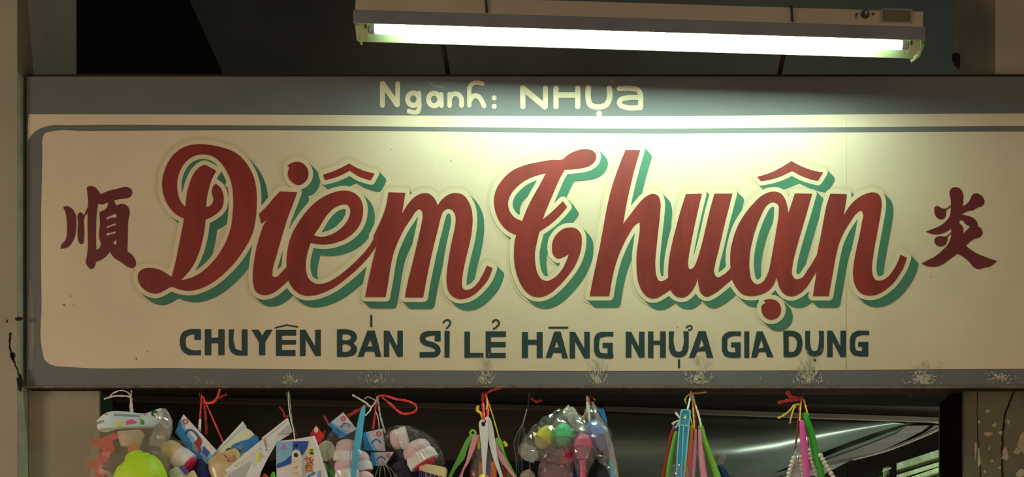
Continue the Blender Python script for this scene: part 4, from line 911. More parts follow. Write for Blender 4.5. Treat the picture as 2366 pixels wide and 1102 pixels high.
pb_ = loft('pouch', [(515, 1046, -.004), (518, 1056, -.005), (520, 1080, -.006), (524, 1110, -.006), (528, 1160, -.005)], [28, 38, 38, 32, 26], [3, 9, 13, 13, 5], pmat('glossy_cream_film', (220, 206, 160), .18, var=.18, scale=14, col2=srgb(208, 176, 124)), cp, n=22, pw=2.6)
flat('print', blob(536, 1060, 9, 7, 12, .3), -.0165, pmat('brown_print', (176, 128, 92), .4), pb_, .002, smooth=True)
for x_, y_ in ((519, 1052), (522, 1056), (526, 1064), (531, 1066)): flat('print', blob(x_, y_, 2, 2, 8, .2), -.0175, P['dkred'], pb_, .001)
ws = thing('white_sheet_pack', W(590, 1180, -.03), 'big creased white card sheet with a yellow sticker hanging from the third hook', 'pack')
def facets(name, loops, ys, m, parent):
    V, F = [], []
    for l in loops:
        k = len(V); V += [W(p[0], p[1], ys(*p)) for p in l] + [W(p[0], p[1], ys(*p)) + Vector((0, .001, 0)) for p in l]; n = len(l)
        F += [tuple(range(k, k + n)), tuple(range(k + n, k + 2 * n))] + [(k + i, k + (i + 1) % n, k + n + (i + 1) % n, k + n + i) for i in range(n)]
    return mesh(name, V, F, m, parent)
wy = lambda x, y_: -.040 + .00012 * (x - 600) + .00006 * (y_ - 1030)
facets('sheet', [[(665,965),(676,998),(640,1005),(575,1062),(526,1092),(520,1086)]], lambda x, y_: wy(x, y_) - .0012 * (y_ < 1000), P['white'], ws)
facets('sheet', [[(640,1005),(672,1002),(640,1022),(618,1060),(604,1088),(597,1112),(575,1180),(505,1180),(512,1110),(526,1092),(575,1062)]], lambda x, y_: wy(x, y_) - .004 * ((x, y_) == (604, 1088)), P['paper'], ws)
facets('crease_shade', [[(578,1066),(572,1090),(556,1130),(545,1180),(512,1180),(516,1112),(528,1096)]], lambda x, y_: wy(x, y_) - .0025, P['grey'], ws)  # grey facets, here and next, paint the shade in the sheet's folds
facets('crease_shade', [[(640,1005),(668,979),(676,998),(670,1001)]], lambda x, y_: wy(x, y_) - .002, P['grey'], ws)
facets('painted_gloss', [[(661,967),(666,968),(640,990),(608,1014),(604,1012),(635,988)]], lambda x, y_: wy(x, y_) - .0028, P['white'], ws)  # white strip painted as gloss along the sheet's upper edge
facets('sticker', [[(593,1046),(600,1045),(598,1067),(591,1067)]], lambda x, y_: wy(x, y_) - .0032, pmat('yellow_sticker', (206, 216, 60), .5), ws)
for l in ([(609,1014),(612,1014),(616,1033),(613,1034)], [(613,1037),(617,1036),(617,1041),(614,1042)], [(605,1052),(607,1052),(607,1057),(605,1057)]): facets('print', [l], lambda x, y_: wy(x, y_) - .0032, P['txt'], ws)
for k in range(9): facets('print', [[(543 + k * 7, 1075 - k * 4.8), (544.5 + k * 7, 1074 - k * 4.8), (545.5 + k * 7, 1076.5 - k * 4.8), (544 + k * 7, 1077.5 - k * 4.8)]], lambda x, y_: wy(x, y_) - .0032, P['txt'], ws)

# ------------------------------------------------------------------ third bunch: blister card with a rice paddle
cord('string_tie', 'thin pale string with red ends hanging from the third hook', [
  ('strand', P['s_white'], 1.5, .6, [(666, 905, .016), (667, 935, .004), (671, 965, -.012), (678, 995, -.030), (683, 1028, -.041)]),
  ('strand', P['s_grey'], 1.5, .6, [(669, 908, .018), (671, 940, .004), (675, 975, -.016), (681, 1005, -.036)]),
  ('tail', P['s_dred'], 2.6, .4, [(646, 940, .012), (654, 950, .008), (658, 962, .004), (668, 960, -.004)]),
  ('tail', P['s_dred'], 2.6, .4, [(676, 985, -.010), (682, 995, -.008), (686, 1008, -.006)])])
yb_ = -.040
bc = thing('blister_card', W(695, 1180, yb_), 'blue and white blister card with orange characters and a white paddle handle', 'blister card')
bk = flat('card', [(638,1022),(642,1019),(684,1014),(724,1007),(728,1012),(736,1034),(754,1100),(764,1180),(640,1180)], yb_, P['paper'], bc, .0012)
flat('print', [(638,1022),(642,1020),(713,1019),(709,1036),(700,1050),(685,1063),(662,1075),(640,1082)], yb_ - .0009, P['lblue'], bk, .0004)
flat('print', [(676,1020),(713,1019),(709,1036),(700,1050),(690,1058),(676,1052)], yb_ - .0014, P['dblue'], bk, .0004)
flat('print', [(640,1072),(655,1066),(672,1052),(676,1052),(690,1058),(680,1067),(662,1075),(640,1082)], yb_ - .0014, P['dblue'], bk, .0004)
flat('print', [(654,1026),(658,1026),(661,1037),(657,1037),(656,1032),(651,1038),(648,1038),(652,1032)], yb_ - .0014, P['pinkp'], bk, .0004)
flat('hole', blob(684, 1030, 4, 3, 10, .1), yb_ - .0019, M['dirt'], bk, .0004)
flat('print', [(711,1037),(724,1036),(725,1051),(712,1052)], yb_ - .0009, P['fruit'], bk, .0004)
for l in ([(717,1038),(723,1038),(723,1041),(717,1041)], [(715,1045),(723,1044),(724,1050),(716,1050)], [(718,1042),(720,1042),(720,1044),(718,1044)]): flat('print', l, yb_ - .0014, P['dprint'], bk, .0004)
# two orange printed characters, stroke by stroke
def strokes(lst, ox, oy, s, y, m, parent):
    for (xa, ya, xb, yb2, w_) in lst:
        a = Vector((ox + xa * s, oy + ya * s)); b = Vector((ox + xb * s, oy + yb2 * s)); d = (b - a).normalized() * w_ * s / 2; n_ = Vector((-d.y, d.x))
        flat('print', [tuple(a - d + n_), tuple(b + d + n_), tuple(b + d - n_), tuple(a - d - n_)], y, m, parent, .0004)
strokes([(2.5,0,0,3.5,1.1),(1.2,2.2,5,2.2,1.1),(5,2.2,3.6,4,1),(2.6,3.2,2.6,9,1.2),(2.6,9,5,7.4,1.1),(6,1,10,.4,1.1),(6.2,1,5.8,6,1.1),(5.8,6,4.8,9.4,1.1),(6.2,3.8,9.6,3.8,1.1),(9.6,3.8,7.6,7.4,1.1),(7.4,7.2,6.2,9.6,1.1),(6.6,5,9.8,9.6,1.2)], 704.5, 1055, 1.95, yb_ - .0010, P['orange'], bk)
strokes([(0,1,5,1,1),(1,1,1,3.6,1),(4.2,1,4.2,3.6,1),(2.6,0,2.6,3.6,.9),(0,3.6,5,3.6,1),(.6,5.2,4.6,5.2,.9),(0,7,5.2,7,1),(2.6,7,2.6,9.6,1),(1,8,.2,9.2,.9),(4.2,8,5,9.2,.9),(6,1,9,1,1),(6.4,1,6.2,8,1),(6.2,8,5.8,9.6,1),(9,1,9,8,1),(9,8,10,9.6,1.1),(7.6,2.4,7.6,8.4,1)], 705, 1074, 1.75, yb_ - .0010, P['orange'], bk)
flat('print', [(708,1110),(712,1098),(722,1092),(730,1090),(726,1096),(716,1100),(714,1112)], yb_ - .0010, P['blue'], bk, .0004)
flat('print', [(734,1090),(740,1086),(742,1120),(735,1120)], yb_ - .0010, P['lblue'], bk, .0004)
tube('edge_highlight', [W(724, 1008, yb_ - .004), W(733, 1032, yb_ - .006), W(744, 1068, yb_ - .007), W(756, 1106, yb_ - .006), W(764, 1178, yb_ - .004)], .0032, P['white'], bc, flat=.6)  # white tube painted in as the highlight on the clear wrapping's edge
hd_ = flat('paddle_handle', [(673,1180),(674,1050),(676,1042),(683,1038),(690,1040),(694,1048),(696,1180)], yb_ - .012, P['cup'], bc, .010, smooth=False, holes=([(678,1050),(680,1046),(686,1046),(689,1051),(687,1056),(680,1056)],))
flat('handle_side', [(694,1048),(697,1054),(699,1180),(696,1180)], yb_ - .010, P['white'], bc, .008)
for x_, y_ in ((680, 1067), (680, 1080), (685, 1081), (679, 1092), (685, 1092), (686, 1078)): flat('print', blob(x_, y_, 1.5, 1.5, 7, .2), yb_ - .0126, P['txt'], hd_, .0005)
loft('plastic_clip', [(747, 1070, -.02), (752, 1080, -.02), (758, 1092, -.02)], [4, 7, 5], [4, 6, 5], P['gr3'], label='small bright green clip right of the blister card', cat='clip')
loft('plastic_clip', [(762, 1089, -.014), (770, 1100, -.014), (774, 1140, -.014)], [8, 12, 12], [6, 8, 8], P['gr3'], label='larger green clip below the cream tag right of the blister card', cat='clip')
loft('plastic_clip', [(632, 1090, -.006), (630, 1104, -.006), (630, 1130, -.006)], [2, 8, 8], [2, 6, 6], P['gr1'], label='green clip low between white sheet and blister card', cat='clip')
loft('plastic_clip', [(610, 1094, -.004), (612, 1106, -.004), (612, 1130, -.004)], [2, 10, 10], [2, 6, 6], P['redtoy'], label='red clip low beside the white sheet', cat='clip')
flat('card_tag', [(735,1030),(745,1021),(755,1017),(766,1022),(773,1032),(775,1046),(764,1062),(750,1066),(742,1050)], -.006, P['cream'], smooth=True, label='rounded cream tag between blister card and pink brushes', cat='tag')
loft('brown_pack', [(762, 1060, .004), (770, 1080, .004), (778, 1110, .004), (780, 1160, .004)], [10, 22, 24, 20], [8, 12, 14, 10], pmat('brown_film', (112, 78, 62), .35, var=.3, scale=30), crumple=2, label='brown wrapped pack behind the pink brushes', cat='pack')
rc = flat('header_card', [(730,981),(750,1008),(738,1026),(716,1003)], .006, P['redp'], label='small red card with a white oval beside the pink brushes', cat='card')
flat('print', ring(730.5, 993, 5, 6.5, 14)[:-1], .0051, P['white'], rc, .0004)
flat('header_card', [(739,1003),(753,992),(748,1018),(736,1028)], .012, P['dkred'], label='darker red card half hidden behind the small red card', cat='card')

# ------------------------------------------------------------------ fourth bunch: pink scrub brushes on blue header cards
cord('string_tie', 'red raffia loop and pale bow tied on the fourth hook', [
  ('loop', P['s_red'], 3.0, .5, [(874, 915, .014), (890, 914, .004), (915, 922, -.004), (943, 927, -.006), (960, 936, -.006), (962, 947, -.006), (948, 955, -.006), (926, 954, -.004), (905, 936, .004), (884, 918, .012)]),
  ('bow', P['s_white'], 2.4, .5, [(814, 912, .004), (828, 920, .004), (845, 930, .006), (857, 940, .008), (868, 928, .012), (873, 915, .016)]),
  ('bow', P['s_white'], 2.0, .5, [(858, 940, .007), (854, 950, .004), (843, 960, .002)]),
  ('bow', P['s_grey'], 1.8, .5, [(842, 922, .014), (850, 917, .014), (862, 922, .015), (868, 925, .016)]),
  ('strand', P['s_red'], 2.4, .5, [(870, 920, .014), (867, 950, .010), (862, 992, .004)]),
  ('strand', P['s_grey'], 2.4, .5, [(873, 915, .014), (876, 945, .006), (881, 970, .000), (890, 1000, -.010)]),
  ('strand', P['s_white'], 1.4, .5, [(868, 950, .010), (874, 968, .004), (876, 992, 0)]),
  ('tail', P['s_dred'], 4.4, .25, [(848, 936, .014), (828, 947, .010), (803, 962, .006)]),
  ('tail', P['s_dred'], 2.6, .4, [(749, 960, .012), (754, 970, .010), (762, 984, .008)])])
st_ = handle('plastic_stick', 'long aqua blue plastic stick slanting across the pink brushes', [(842, 937, -.05), (840, 944, -.05), (836, 962, -.051), (829, 1005, -.053), (822, 1055, -.055), (815, 1105, -.056), (808, 1180, -.057)], [2.5, 4.5, 6.8, 8.6, 8.0, 6.6, 6], [2, 3, 4, 4.5, 4.5, 4, 4], P['stick'], n=12, pw=2.8)
def bluecard(label, quad, y, rc_, rr_=5.5):
    o = flat('header_card', quad, y, pmat('lilac_white_card', (188, 188, 196), .35, var=.1, scale=30), label=label, cat='card')
    a, b, c, d = [Vector(q) for q in quad]
    m1, m2 = a.lerp(b, .42), d.lerp(c, .42)
    flat('print', [tuple(a), tuple(a.lerp(b, .22)), tuple(a.lerp(b, .38).lerp(d.lerp(c, .38), .5)), tuple(d.lerp(c, .62)), tuple(d)], y - .0009, P['lblue'], o, .0004)
    flat('print', [tuple(a), tuple(a.lerp(b, .14)), tuple(a.lerp(b, .24).lerp(d.lerp(c, .24), .5)), tuple(d.lerp(c, .42)), tuple(d)], y - .0014, P['blue'], o, .0004)
    cx = a.lerp(b, .6).lerp(d.lerp(c, .6), .66)
    ar = [(cx.x + r_ * math.cos(t), cx.y + r_ * math.sin(t)) for r_, rng in ((11, 1), (8.5, -1)) for t in ([math.pi * (1.0 + .12 * k) for k in range(9)] if rng > 0 else [math.pi * (1.96 - .12 * k) for k in range(9)])]
    flat('print', ar, y - .0014, P['dblue'], o, .0004)
    ringprint(rc_[0], rc_[1], rr_, y - .0014, o); return o
bluecard('lilac and blue header card left of the aqua stick', [(759,980),(793,952),(824,991),(786,1014)], -.010, (793, 967))
bluecard('lilac and blue header card right of the aqua stick, above the other', [(838,1000),(884,990),(891,1042),(842,1040)], -.006, (875, 1002), 6)
bluecard('lilac and blue header card lying flat below the upper one', [(857,1045),(910,1044),(890,1075),(855,1077)], -.012, (897, 1053), 5)
brush('pink round scrub brush left of the aqua stick', (806, 1016), (800, 1072), 31, -.028, core=False)
brush('second pink scrub brush stacked lower left of the aqua stick', (796, 1058), (806, 1116), 30, -.034, core=False)
brush('pink scrub brush with magenta pad right of the aqua stick', (830, 1044), (842, 1092), 22, -.020)
brush('pink scrub brush low under the aqua stick', (850, 1090), (836, 1130), 22, -.030)
brush('pink scrub brush, upper of the pair on the right of the blue cards', (902, 1018), (944, 1010), 26, -.014, core=False)
brush('pink scrub brush with exposed magenta pad above the wooden nail brush', (952, 1022), (984, 1074), 37, -.040)
bg = thing('brush_pack', W(860, 1140, -.03), 'clear bag around the brushes left of the aqua stick', 'bag')
bag('bag', [(790, 985, -.014), (795, 1010, -.026), (800, 1060, -.032), (806, 1120, -.034)], [14, 40, 44, 40], [6, 30, 40, 36], bg, P['filmt'], 4, 9)
bg = thing('brush_pack', W(1000, 1090, -.03), 'clear bag with a pointed corner around the right pink brush pair', 'bag')
bag('bag', [(890, 998, -.01), (908, 1008, -.016), (945, 1022, -.028), (985, 1050, -.036), (1010, 1062, -.030), (1026, 1068, -.024)], [6, 27, 36, 42, 24, 5], [4, 26, 36, 40, 14, 2], bg, P['filmt'], 4, 12)
cord('string_tie', 'bundle of thin pale strings under the lower blue card', [('strand', P['s_grey'], .9, .8, [(884, 1068, -.014), (a, 1090, -.016), (b, 1140, -.014)]) for a, b in ((870, 862), (878, 876), (889, 894), (900, 915), (908, 934))])
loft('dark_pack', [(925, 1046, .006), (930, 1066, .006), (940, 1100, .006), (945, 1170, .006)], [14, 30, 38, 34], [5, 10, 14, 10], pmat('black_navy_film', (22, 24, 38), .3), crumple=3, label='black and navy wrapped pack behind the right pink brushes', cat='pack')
nb = thing('nail_brush', W(1000, 1130, -.06), 'pale wooden nail brush with violet bristles at the right of the pink brushes', 'brush')
V = [W(975, 1069, -.062), W(1026, 1079, -.062), W(1031, 1086, -.064), (W(1028, 1103, -.066)), W(968, 1086, -.066), W(970, 1074, -.064)]
V += [v + Vector((0, .03, 0.004)) for v in V]; n6 = 6
mesh('block', V, [tuple(range(6)), tuple(range(6, 12))] + [(i, (i + 1) % 6, 6 + (i + 1) % 6, 6 + i) for i in range(6)], P['wood'], nb)
for k in range(12):
    x_ = 971 + k * 4.9; y_ = 1088 + k * 1.4
    loft('bristle_tuft', [(x_, y_, -.055), (x_ - 1, y_ + 12, -.055), (x_ - 2, y_ + 26, -.055)], [2.2, 2.4, 2.8], [9, 9.5, 10], P['violet'] if k % 2 == 0 or k < 2 else P['brist'], nb, n=8)

# ------------------------------------------------------------------ fifth bunch: handles of spoons and ladles
c5 = (1020, 930, 6.409)
cord('string_tie', 'red and yellow raffia bundle holding the white utensil handles', [
  ('strand', P['s_red'], 4.0, .5, [(1117, 908, .018), (1116, 930, .008), (1118, 958, -.010), (1118, 974, -.030)]),
  ('strand', P['s_red'], 3.6, .5, [(1123, 908, .016), (1126, 930, .004), (1127, 955, -.010), (1126, 970, -.020)]),
  ('strand', P['s_yel'], 1.8, .5, [(1122, 910, .012), (1126, 928, -.002), (1124, 946, -.012)]),
  ('strand', P['s_yel'], 1.8, .5, [(1127, 925, .010), (1139, 962, .004), (1153, 1012, -.002)]),
  ('tail', P['s_dred'], 3.2, .4, [(1122, 910, .012), (1130, 905, -.006), (1145, 899, -.010), (1157, 896, -.010)]),
  ('knot', P['s_yel'], 3.4, .6, [(1105, 937, -.004), (1103, 948, -.004), (1111, 955, -.006), (1114, 966, -.008)]),
  ('knot', P['s_yel'], 4.0, .5, [(1163, 1020, .002), (1168, 1026, .002), (1170, 1032, .002)])])
flat('white_utensil', [(558,290),(585,255),(610,245),(625,262,1),(650,300),(645,235,1),(665,212),(690,240),(690,300),(684,600),(660,900),(655,1075,1),(655,1350,1),(612,1350,1),(612,1075,1),(603,900),(584,600),(562,400)], -.036, P['white'], thick=.006, smooth=True, tr=c5, holes=([(592,300),(605,285),(635,290),(652,320),(640,345),(610,352),(595,330)],), label='white utensil handle with a teardrop hole, straight and front of the pair', cat='utensil')
flat('white_utensil', [(660,210),(700,212),(725,240),(745,300),(790,540),(828,800),(895,1040,1),(960,1300,1),(915,1310,1),(850,1060,1),(790,900),(722,680),(690,500),(690,300),(686,255)], -.028, P['white'], thick=.006, smooth=True, tr=c5, label='white utensil handle leaning right behind the straight white one', cat='utensil')
lg = thing('green_ladle', W(1040, 1180, -.012), 'dull green ladle handle with a ring end, leaning left', 'utensil')
flat('handle', [(412,490),(470,510),(440,560),(380,690),(335,830),(220,970),(150,1102),(90,1250),(50,1250),(100,1102),(180,930),(230,830),(310,660),(385,520)], -.016, P['gr2'], lg, .007, smooth=True, tr=c5)
flat('ring_end', ring(465, 447, 56, 52, 20)[:-1], -.014, P['gr1'], lg, .004, tr=c5, holes=(ring(463, 447, 24, 22, 14)[:-1],))
flat('pink_ladle', [(480,490),(522,478),(505,640),(460,750),(400,890),(330,1010),(310,1102),(270,1250),(215,1250),(260,1102),(310,990),(370,850),(402,720),(440,580)], -.022, P['pk1'], thick=.007, smooth=True, tr=c5, label='salmon pink ladle handle leaning left beside the green ring-ended one', cat='utensil')
flat('pink_ladle', [(782,525),(800,560),(860,680),(930,800),(990,920),(1050,1020),(1110,1102),(1200,1230),(1160,1260),(1060,1102),(960,980),(870,860),(815,740)], -.016, P['pk1'], thick=.007, smooth=True, tr=c5, label='salmon pink ladle handle leaning right', cat='utensil')
flat('green_ladle', [(820,520),(862,525),(912,640),(950,780),(1040,950),(1120,1102),(1190,1230),(1150,1250),(1085,1110),(980,930),(900,730)], -.006, P['gr1'], thick=.006, smooth=True, tr=c5, label='apple green ladle handle leaning right behind the pink one', cat='utensil')
flat('green_ladle', [(850,820),(905,900),(980,1010),(1040,1102),(1110,1240),(1060,1250),(990,1110),(900,1000),(870,900)], .002, P['gr2'], thick=.006, smooth=True, tr=c5, label='dark green ladle handle lowest at the right of the white handles', cat='utensil')
flat('yellow_ladle', [(528,480),(560,470),(572,600),(562,690),(540,680),(528,600)], -.018, pmat('mustard_plastic', (176, 166, 66), .4), thick=.005, smooth=True, tr=c5, label='short mustard tab between pink and white handles', cat='utensil')
cpk = thing('utensil_pack', W(1118, 1180, -.004), 'crumpled clear pack of small coloured tools behind the white handles', 'pack')
bag('bag', [(1112, 1018, -.002), (1114, 1045, -.002), (1116, 1080, -.002), (1116, 1170, -.002)], [8, 20, 27, 30], [5, 12, 15, 15], cpk, P['film'], 4, 21)
def bar(px0, px1, py0, py1, y, m, lab): return flat('hand_tool', [(px0 + 1, py0), (px1 - 1, py0), (px1, py0 + 3), (px1 + 1, py1), (px0 - 1, py1), (px0, py0 + 3)], y, m, thick=.006, label=lab, cat='tool')
bar(1106, 1116, 1066, 1180, -.012, P['org'], 'orange tool handle just left of the straight white handle')
bar(1134, 1147, 1066, 1180, -.012, P['org'], 'orange tool handle right of the blue one')
bar(1123, 1134, 1074, 1180, -.010, P['dblue'], 'blue tool handle between two orange ones')
bar(1087, 1100, 1086, 1180, -.010, P['dkred'], 'dark red tool handle left of the orange ones')
bar(1161, 1171, 1072, 1180, .000, P['dkred'], 'dark red tool handle behind the pink right ladle')
tb = thing('toy_ball', W(1117, 1126, -.046), 'small red and yellow ball under the straight white handle', 'ball')
loft('ball', [(1117, 1096, -.046), (1117, 1098, -.046), (1117, 1104, -.046), (1117, 1113, -.046), (1117, 1122, -.046), (1117, 1127, -.046)], [3, 8, 13, 16, 12, 3], [3, 8, 13, 16, 12, 3], P['yel'], tb, n=18)
loft('patch', [(1124, 1097, -.047), (1124, 1101, -.047), (1126, 1107, -.047), (1128, 1114, -.047)], [2, 6, 8, 5], [4, 10, 13.5, 14], P['redtoy'], tb, n=14)

# ------------------------------------------------------------------ sixth hook: black string bundle
rr = random.Random(5); ST = [('strand', P['s_blk'], 2.6, .7, [(1222, 910, .02), (1220, 935, .016), (1214, 958, .012), (1206, 985, .010)]), ('strand', P['s_grey'], 1.0, .7, [(1218, 945, .010), (1212, 965, .008), (1207, 985, .008)])]
for k in range(8):
    x = 1186 + k * 5 + rr.uniform(-2, 2); ST.append(('strand', P['s_blk'] if k % 2 else pmat('grey_thread', (88, 90, 80), .4), rr.uniform(.9, 1.6), .7, [(1207, 980, .010), (x + rr.uniform(-3, 3), 1020, .006 + k * .002), (x + rr.uniform(-4, 6), 1060, .004 + k * .002), (x + rr.uniform(-2, 12), 1150, .006)]))
ST.append(('tail', P['s_dred'], 3.0, .4, [(1226, 920, .022), (1240, 928, .022), (1252, 924, .022)]))
cord('string_bundle', 'loose bundle of black and grey strings on the sixth hook', ST)
loft('foil_pack', [(1216, 1088, .004), (1218, 1096, .0), (1220, 1120, .0), (1220, 1170, .0)], [8, 16, 20, 18], [5, 10, 12, 10], pmat('grey_foil', (168, 160, 148), .3, var=.3, scale=40), crumple=3, label='crumpled grey pack under the black string bundle', cat='pack')

# ------------------------------------------------------------------ seventh bunch: coloured bulbs in clear bags
c6 = (1190, 930, 6.408)
cord('string_tie', 'orange and white twine tying the bagged bulbs to the seventh hook', [
  ('strand', P['s_white'], 3.4, .4, [(1357, 915, .012), (1357, 932, .006), (1360, 952, .0), (1362, 975, -.006)]),
  ('strand', pmat('orange_twine', (206, 110, 52), .5), 1.8, .6, [(1361, 918, .010), (1362, 945, .004), (1352, 960, .002), (1343, 972, -.002)]),
  ('strand', P['s_yel'], 1.4, .6, [(1358, 945, .004), (1350, 958, .0), (1340, 970, -.004)]),
  ('tail', P['s_red'], 2.4, .5, [(1370, 920, .014), (1376, 924, .012)])])
g7 = 'bagged coloured bulbs'
def cap(label, spine, hw, m, y):
    t = thing('plastic_bulb', W(spine[-1][0], spine[-1][1], y), label, 'bulb', g7)
    sp = [(a, b, y) for a, b in spine]; i = len(sp) // 2
    loft('dome', sp[:i + 1], hw[:i + 1], [h * .95 for h in hw[:i + 1]], m, t, n=22)
    a, b = Vector(sp[i - 1]), Vector(sp[i]); q = b + (b - a).normalized() * 3
    loft('band', [tuple(b - (b - a).normalized() * 2.5), tuple(b), tuple(q)], [hw[i] * 1.06] * 3, [hw[i] * 1.02] * 3, m, t, n=22)
    tc_ = m.node_tree.nodes['Principled BSDF'].inputs['Base Color'].default_value
    loft('cup', [tuple(q)] + sp[i + 1:], [hw[i] * .96] + [h * .94 for h in hw[i + 1:]], [hw[i] * .92] + [h * .9 for h in hw[i + 1:]], clear_mat('tinted_cup', (.4 + .6 * tc_[0], .4 + .6 * tc_[1], .4 + .6 * tc_[2], 1), .55, .2, (.15 + .7 * tc_[0], .15 + .7 * tc_[1], .15 + .7 * tc_[2], 1)), t, n=22)
    return t
bg = thing('cap_bag', W(1240, 1070, -.02), 'crumpled clear bag around the yellow bulb', 'bag', g7)
bag('bag', [(1302, 950, -.004), (1280, 985, -.016), (1252, 1018, -.022), (1230, 1045, -.02), (1222, 1064, -.016)], [10, 32, 38, 34, 14], [4, 22, 26, 20, 5], bg, P['film'], 6, 31)
bag('bag_tail', [(1226, 1030, -.02), (1224, 1046, -.02), (1238, 1062, -.02)], [16, 22, 10], [8, 12, 6], bg, P['film2'], 5, 33)
cap('bright yellow bulb in a clear bag, leftmost of the bagged bulbs', [(1277, 986), (1272, 992), (1262, 1004), (1256, 1014), (1250, 1028), (1247, 1036)], [5, 14, 20, 22, 17, 7], P['yel'], -.020)
bg = thing('cap_bag', W(1300, 1070, -.035), 'crumpled clear bag around the mint green bulb', 'bag', g7)
bag('bag', [(1310, 945, -.01), (1306, 975, -.03), (1302, 1005, -.036), (1296, 1035, -.034), (1288, 1054, -.03)], [8, 24, 28, 26, 14], [4, 20, 26, 20, 6], bg, P['film'], 5, 36)
cap('mint green bulb in a clear bag between the yellow and pink bulbs', [(1306, 979), (1305, 983), (1303, 995), (1302, 1008), (1300, 1022), (1299, 1030)], [6, 13, 20, 21, 17, 8], P['mint'], -.036)
bg = thing('cap_bag', W(1345, 1100, -.03), 'crumpled clear bag around the rose pink bulb', 'bag', g7)
bag('bag', [(1330, 960, -.008), (1340, 990, -.024), (1347, 1020, -.036), (1348, 1055, -.034), (1346, 1080, -.03), (1346, 1100, -.028)], [10, 20, 26, 27, 18, 9], [4, 16, 25, 24, 12, 8], bg, P['film'], 5, 41)
cap('rose pink bulb in a clear bag above a pink stem', [(1348, 1003), (1348, 1007), (1348, 1018), (1347, 1030), (1346, 1046), (1345, 1062)], [7, 15, 21, 22, 19, 11], P['pk2'], -.036)
loft('pink_rattle', [(1346, 1064, -.034), (1347, 1085, -.034), (1347, 1180, -.034)], [9, 7, 7], [8, 6, 6], P['pk2'], label='rose pink stem hanging below the rose pink bulb', cat='utensil')
bg = thing('cap_bag', W(1285, 1150, -.012), 'pink-tinted crumpled bag below the mint green bulb', 'bag', g7)
bag('bag', [(1318, 1028, -.008), (1300, 1052, -.012), (1284, 1085, -.012), (1290, 1130, -.012), (1300, 1170, -.01)], [16, 36, 40, 34, 22], [10, 20, 22, 18, 8], bg, P['filmp'], 6, 44)
cap('deep pink bulb in the pink-tinted bag below the mint bulb', [(1320, 1038), (1316, 1044), (1310, 1054), (1304, 1064), (1300, 1074)], [7, 15, 19, 17, 8], P['magenta'], -.012)
bg = thing('cap_bag', W(1400, 1100, -.028), 'crumpled clear bag around the periwinkle bulb, rightmost of the bagged bulbs', 'bag', g7)
bag('bag', [(1366, 935, .0), (1368, 965, -.016), (1384, 1005, -.028), (1398, 1042, -.028), (1412, 1075, -.022), (1420, 1110, -.018)], [8, 20, 29, 26, 14, 9], [3, 16, 27, 22, 8, 5], bg, P['film'], 5, 51)
cap('periwinkle blue bulb in a clear bag, rightmost of the bagged bulbs', [(1369, 972), (1371, 978), (1377, 992), (1383, 1006), (1392, 1024), (1398, 1038)], [7, 14, 21, 23, 20, 11], P['peri'], -.028)
flat('film_strip', [(1366,928),(1372,928),(1384,960),(1402,985),(1416,1030),(1424,1070),(1432,1110),(1438,1170),(1420,1170),(1413,1105),(1408,1050),(1398,1010),(1384,985),(1374,958)], -.046, P['film2'], thick=.002, label='long milky film strip draped over the periwinkle bulb bag', cat='film')
flat('film_strip', [(1408,1062),(1412,1066),(1424,1130),(1428,1170),(1420,1170)], -.047, P['stick'], thick=.003, label='narrow blue edge strip low on the right of the periwinkle bulb bag', cat='film')
flat('insert_card', [(1313,935),(1319,941),(1324,939),(1330,946),(1356,1000),(1346,1006),(1326,990),(1298,950),(1302,946)], -.002, pmat('translucent_white_card', (190, 190, 180), .35, var=.2, scale=50), label='pale white insert card standing behind the mint and pink bulbs', cat='card')
flat('insert_card', [(1381,944),(1395,944),(1402,968),(1404,985),(1396,975)], .004, P['blue'], label='small blue card behind the periwinkle bulb', cat='card')
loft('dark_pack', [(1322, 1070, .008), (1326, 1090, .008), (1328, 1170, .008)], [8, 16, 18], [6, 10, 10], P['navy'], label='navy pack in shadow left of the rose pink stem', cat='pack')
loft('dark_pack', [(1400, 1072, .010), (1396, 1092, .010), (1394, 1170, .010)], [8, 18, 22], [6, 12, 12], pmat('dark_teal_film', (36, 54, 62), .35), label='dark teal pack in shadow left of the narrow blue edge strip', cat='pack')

# ------------------------------------------------------------------ eighth bunch: ribbed handles
c7 = (1510, 930, 6.405)
cord('string_tie', 'cream and yellow strings tying the ribbed handles to the eighth hook', [
  ('strand', P['s_white'], 2.6, .5, [(1597, 905, .016), (1594, 922, .004), (1590, 940, -.020), (1585, 958, -.040), (1582, 967, -.046)]),
  ('strand', P['s_white'], 2.8, .5, [(1599, 908, .016), (1605, 930, .010), (1613, 955, .004), (1621, 988, -.006)]),
  ('strand', P['s_yel'], 2.2, .5, [(1599, 915, .016), (1602, 950, .008), (1604, 992, -.004)]),
  ('strand', P['s_dred'], 2.4, .5, [(1600, 918, .018), (1606, 950, .014), (1608, 990, .010)]),
  ('strand', P['s_yel'], 1.2, .5, [(1594, 955, .004), (1598, 975, -.002), (1601, 988, -.006)]),
  ('loop', P['s_yel'], 1.8, .6, [(1596, 910, .012), (1588, 914, .006), (1583, 924, .004), (1586, 934, .006)]),
  ('tail', pmat('olive_raffia', (132, 106, 36), .5), 2.4, .4, [(1599, 908, .01), (1614, 908, .002), (1633, 906, .0)]),
  ('tail', P['s_white'], 3.0, .4, [(1561, 952, -.006), (1566, 960, -.008), (1572, 966, -.010)]),
  ('tail', P['s_white'], 3.0, .4, [(1553, 981, -.010), (1562, 974, -.012), (1571, 972, -.014)]),
  ('tail', P['s_white'], 3.4, .4, [(1560, 988, -.012), (1566, 982, -.014), (1570, 976, -.016)])])
tg = thing('sky_blue_tongs', W(1575, 1200, -.045), 'sky blue channelled plastic handle with a hole, front of the ribbed handles', 'utensil')
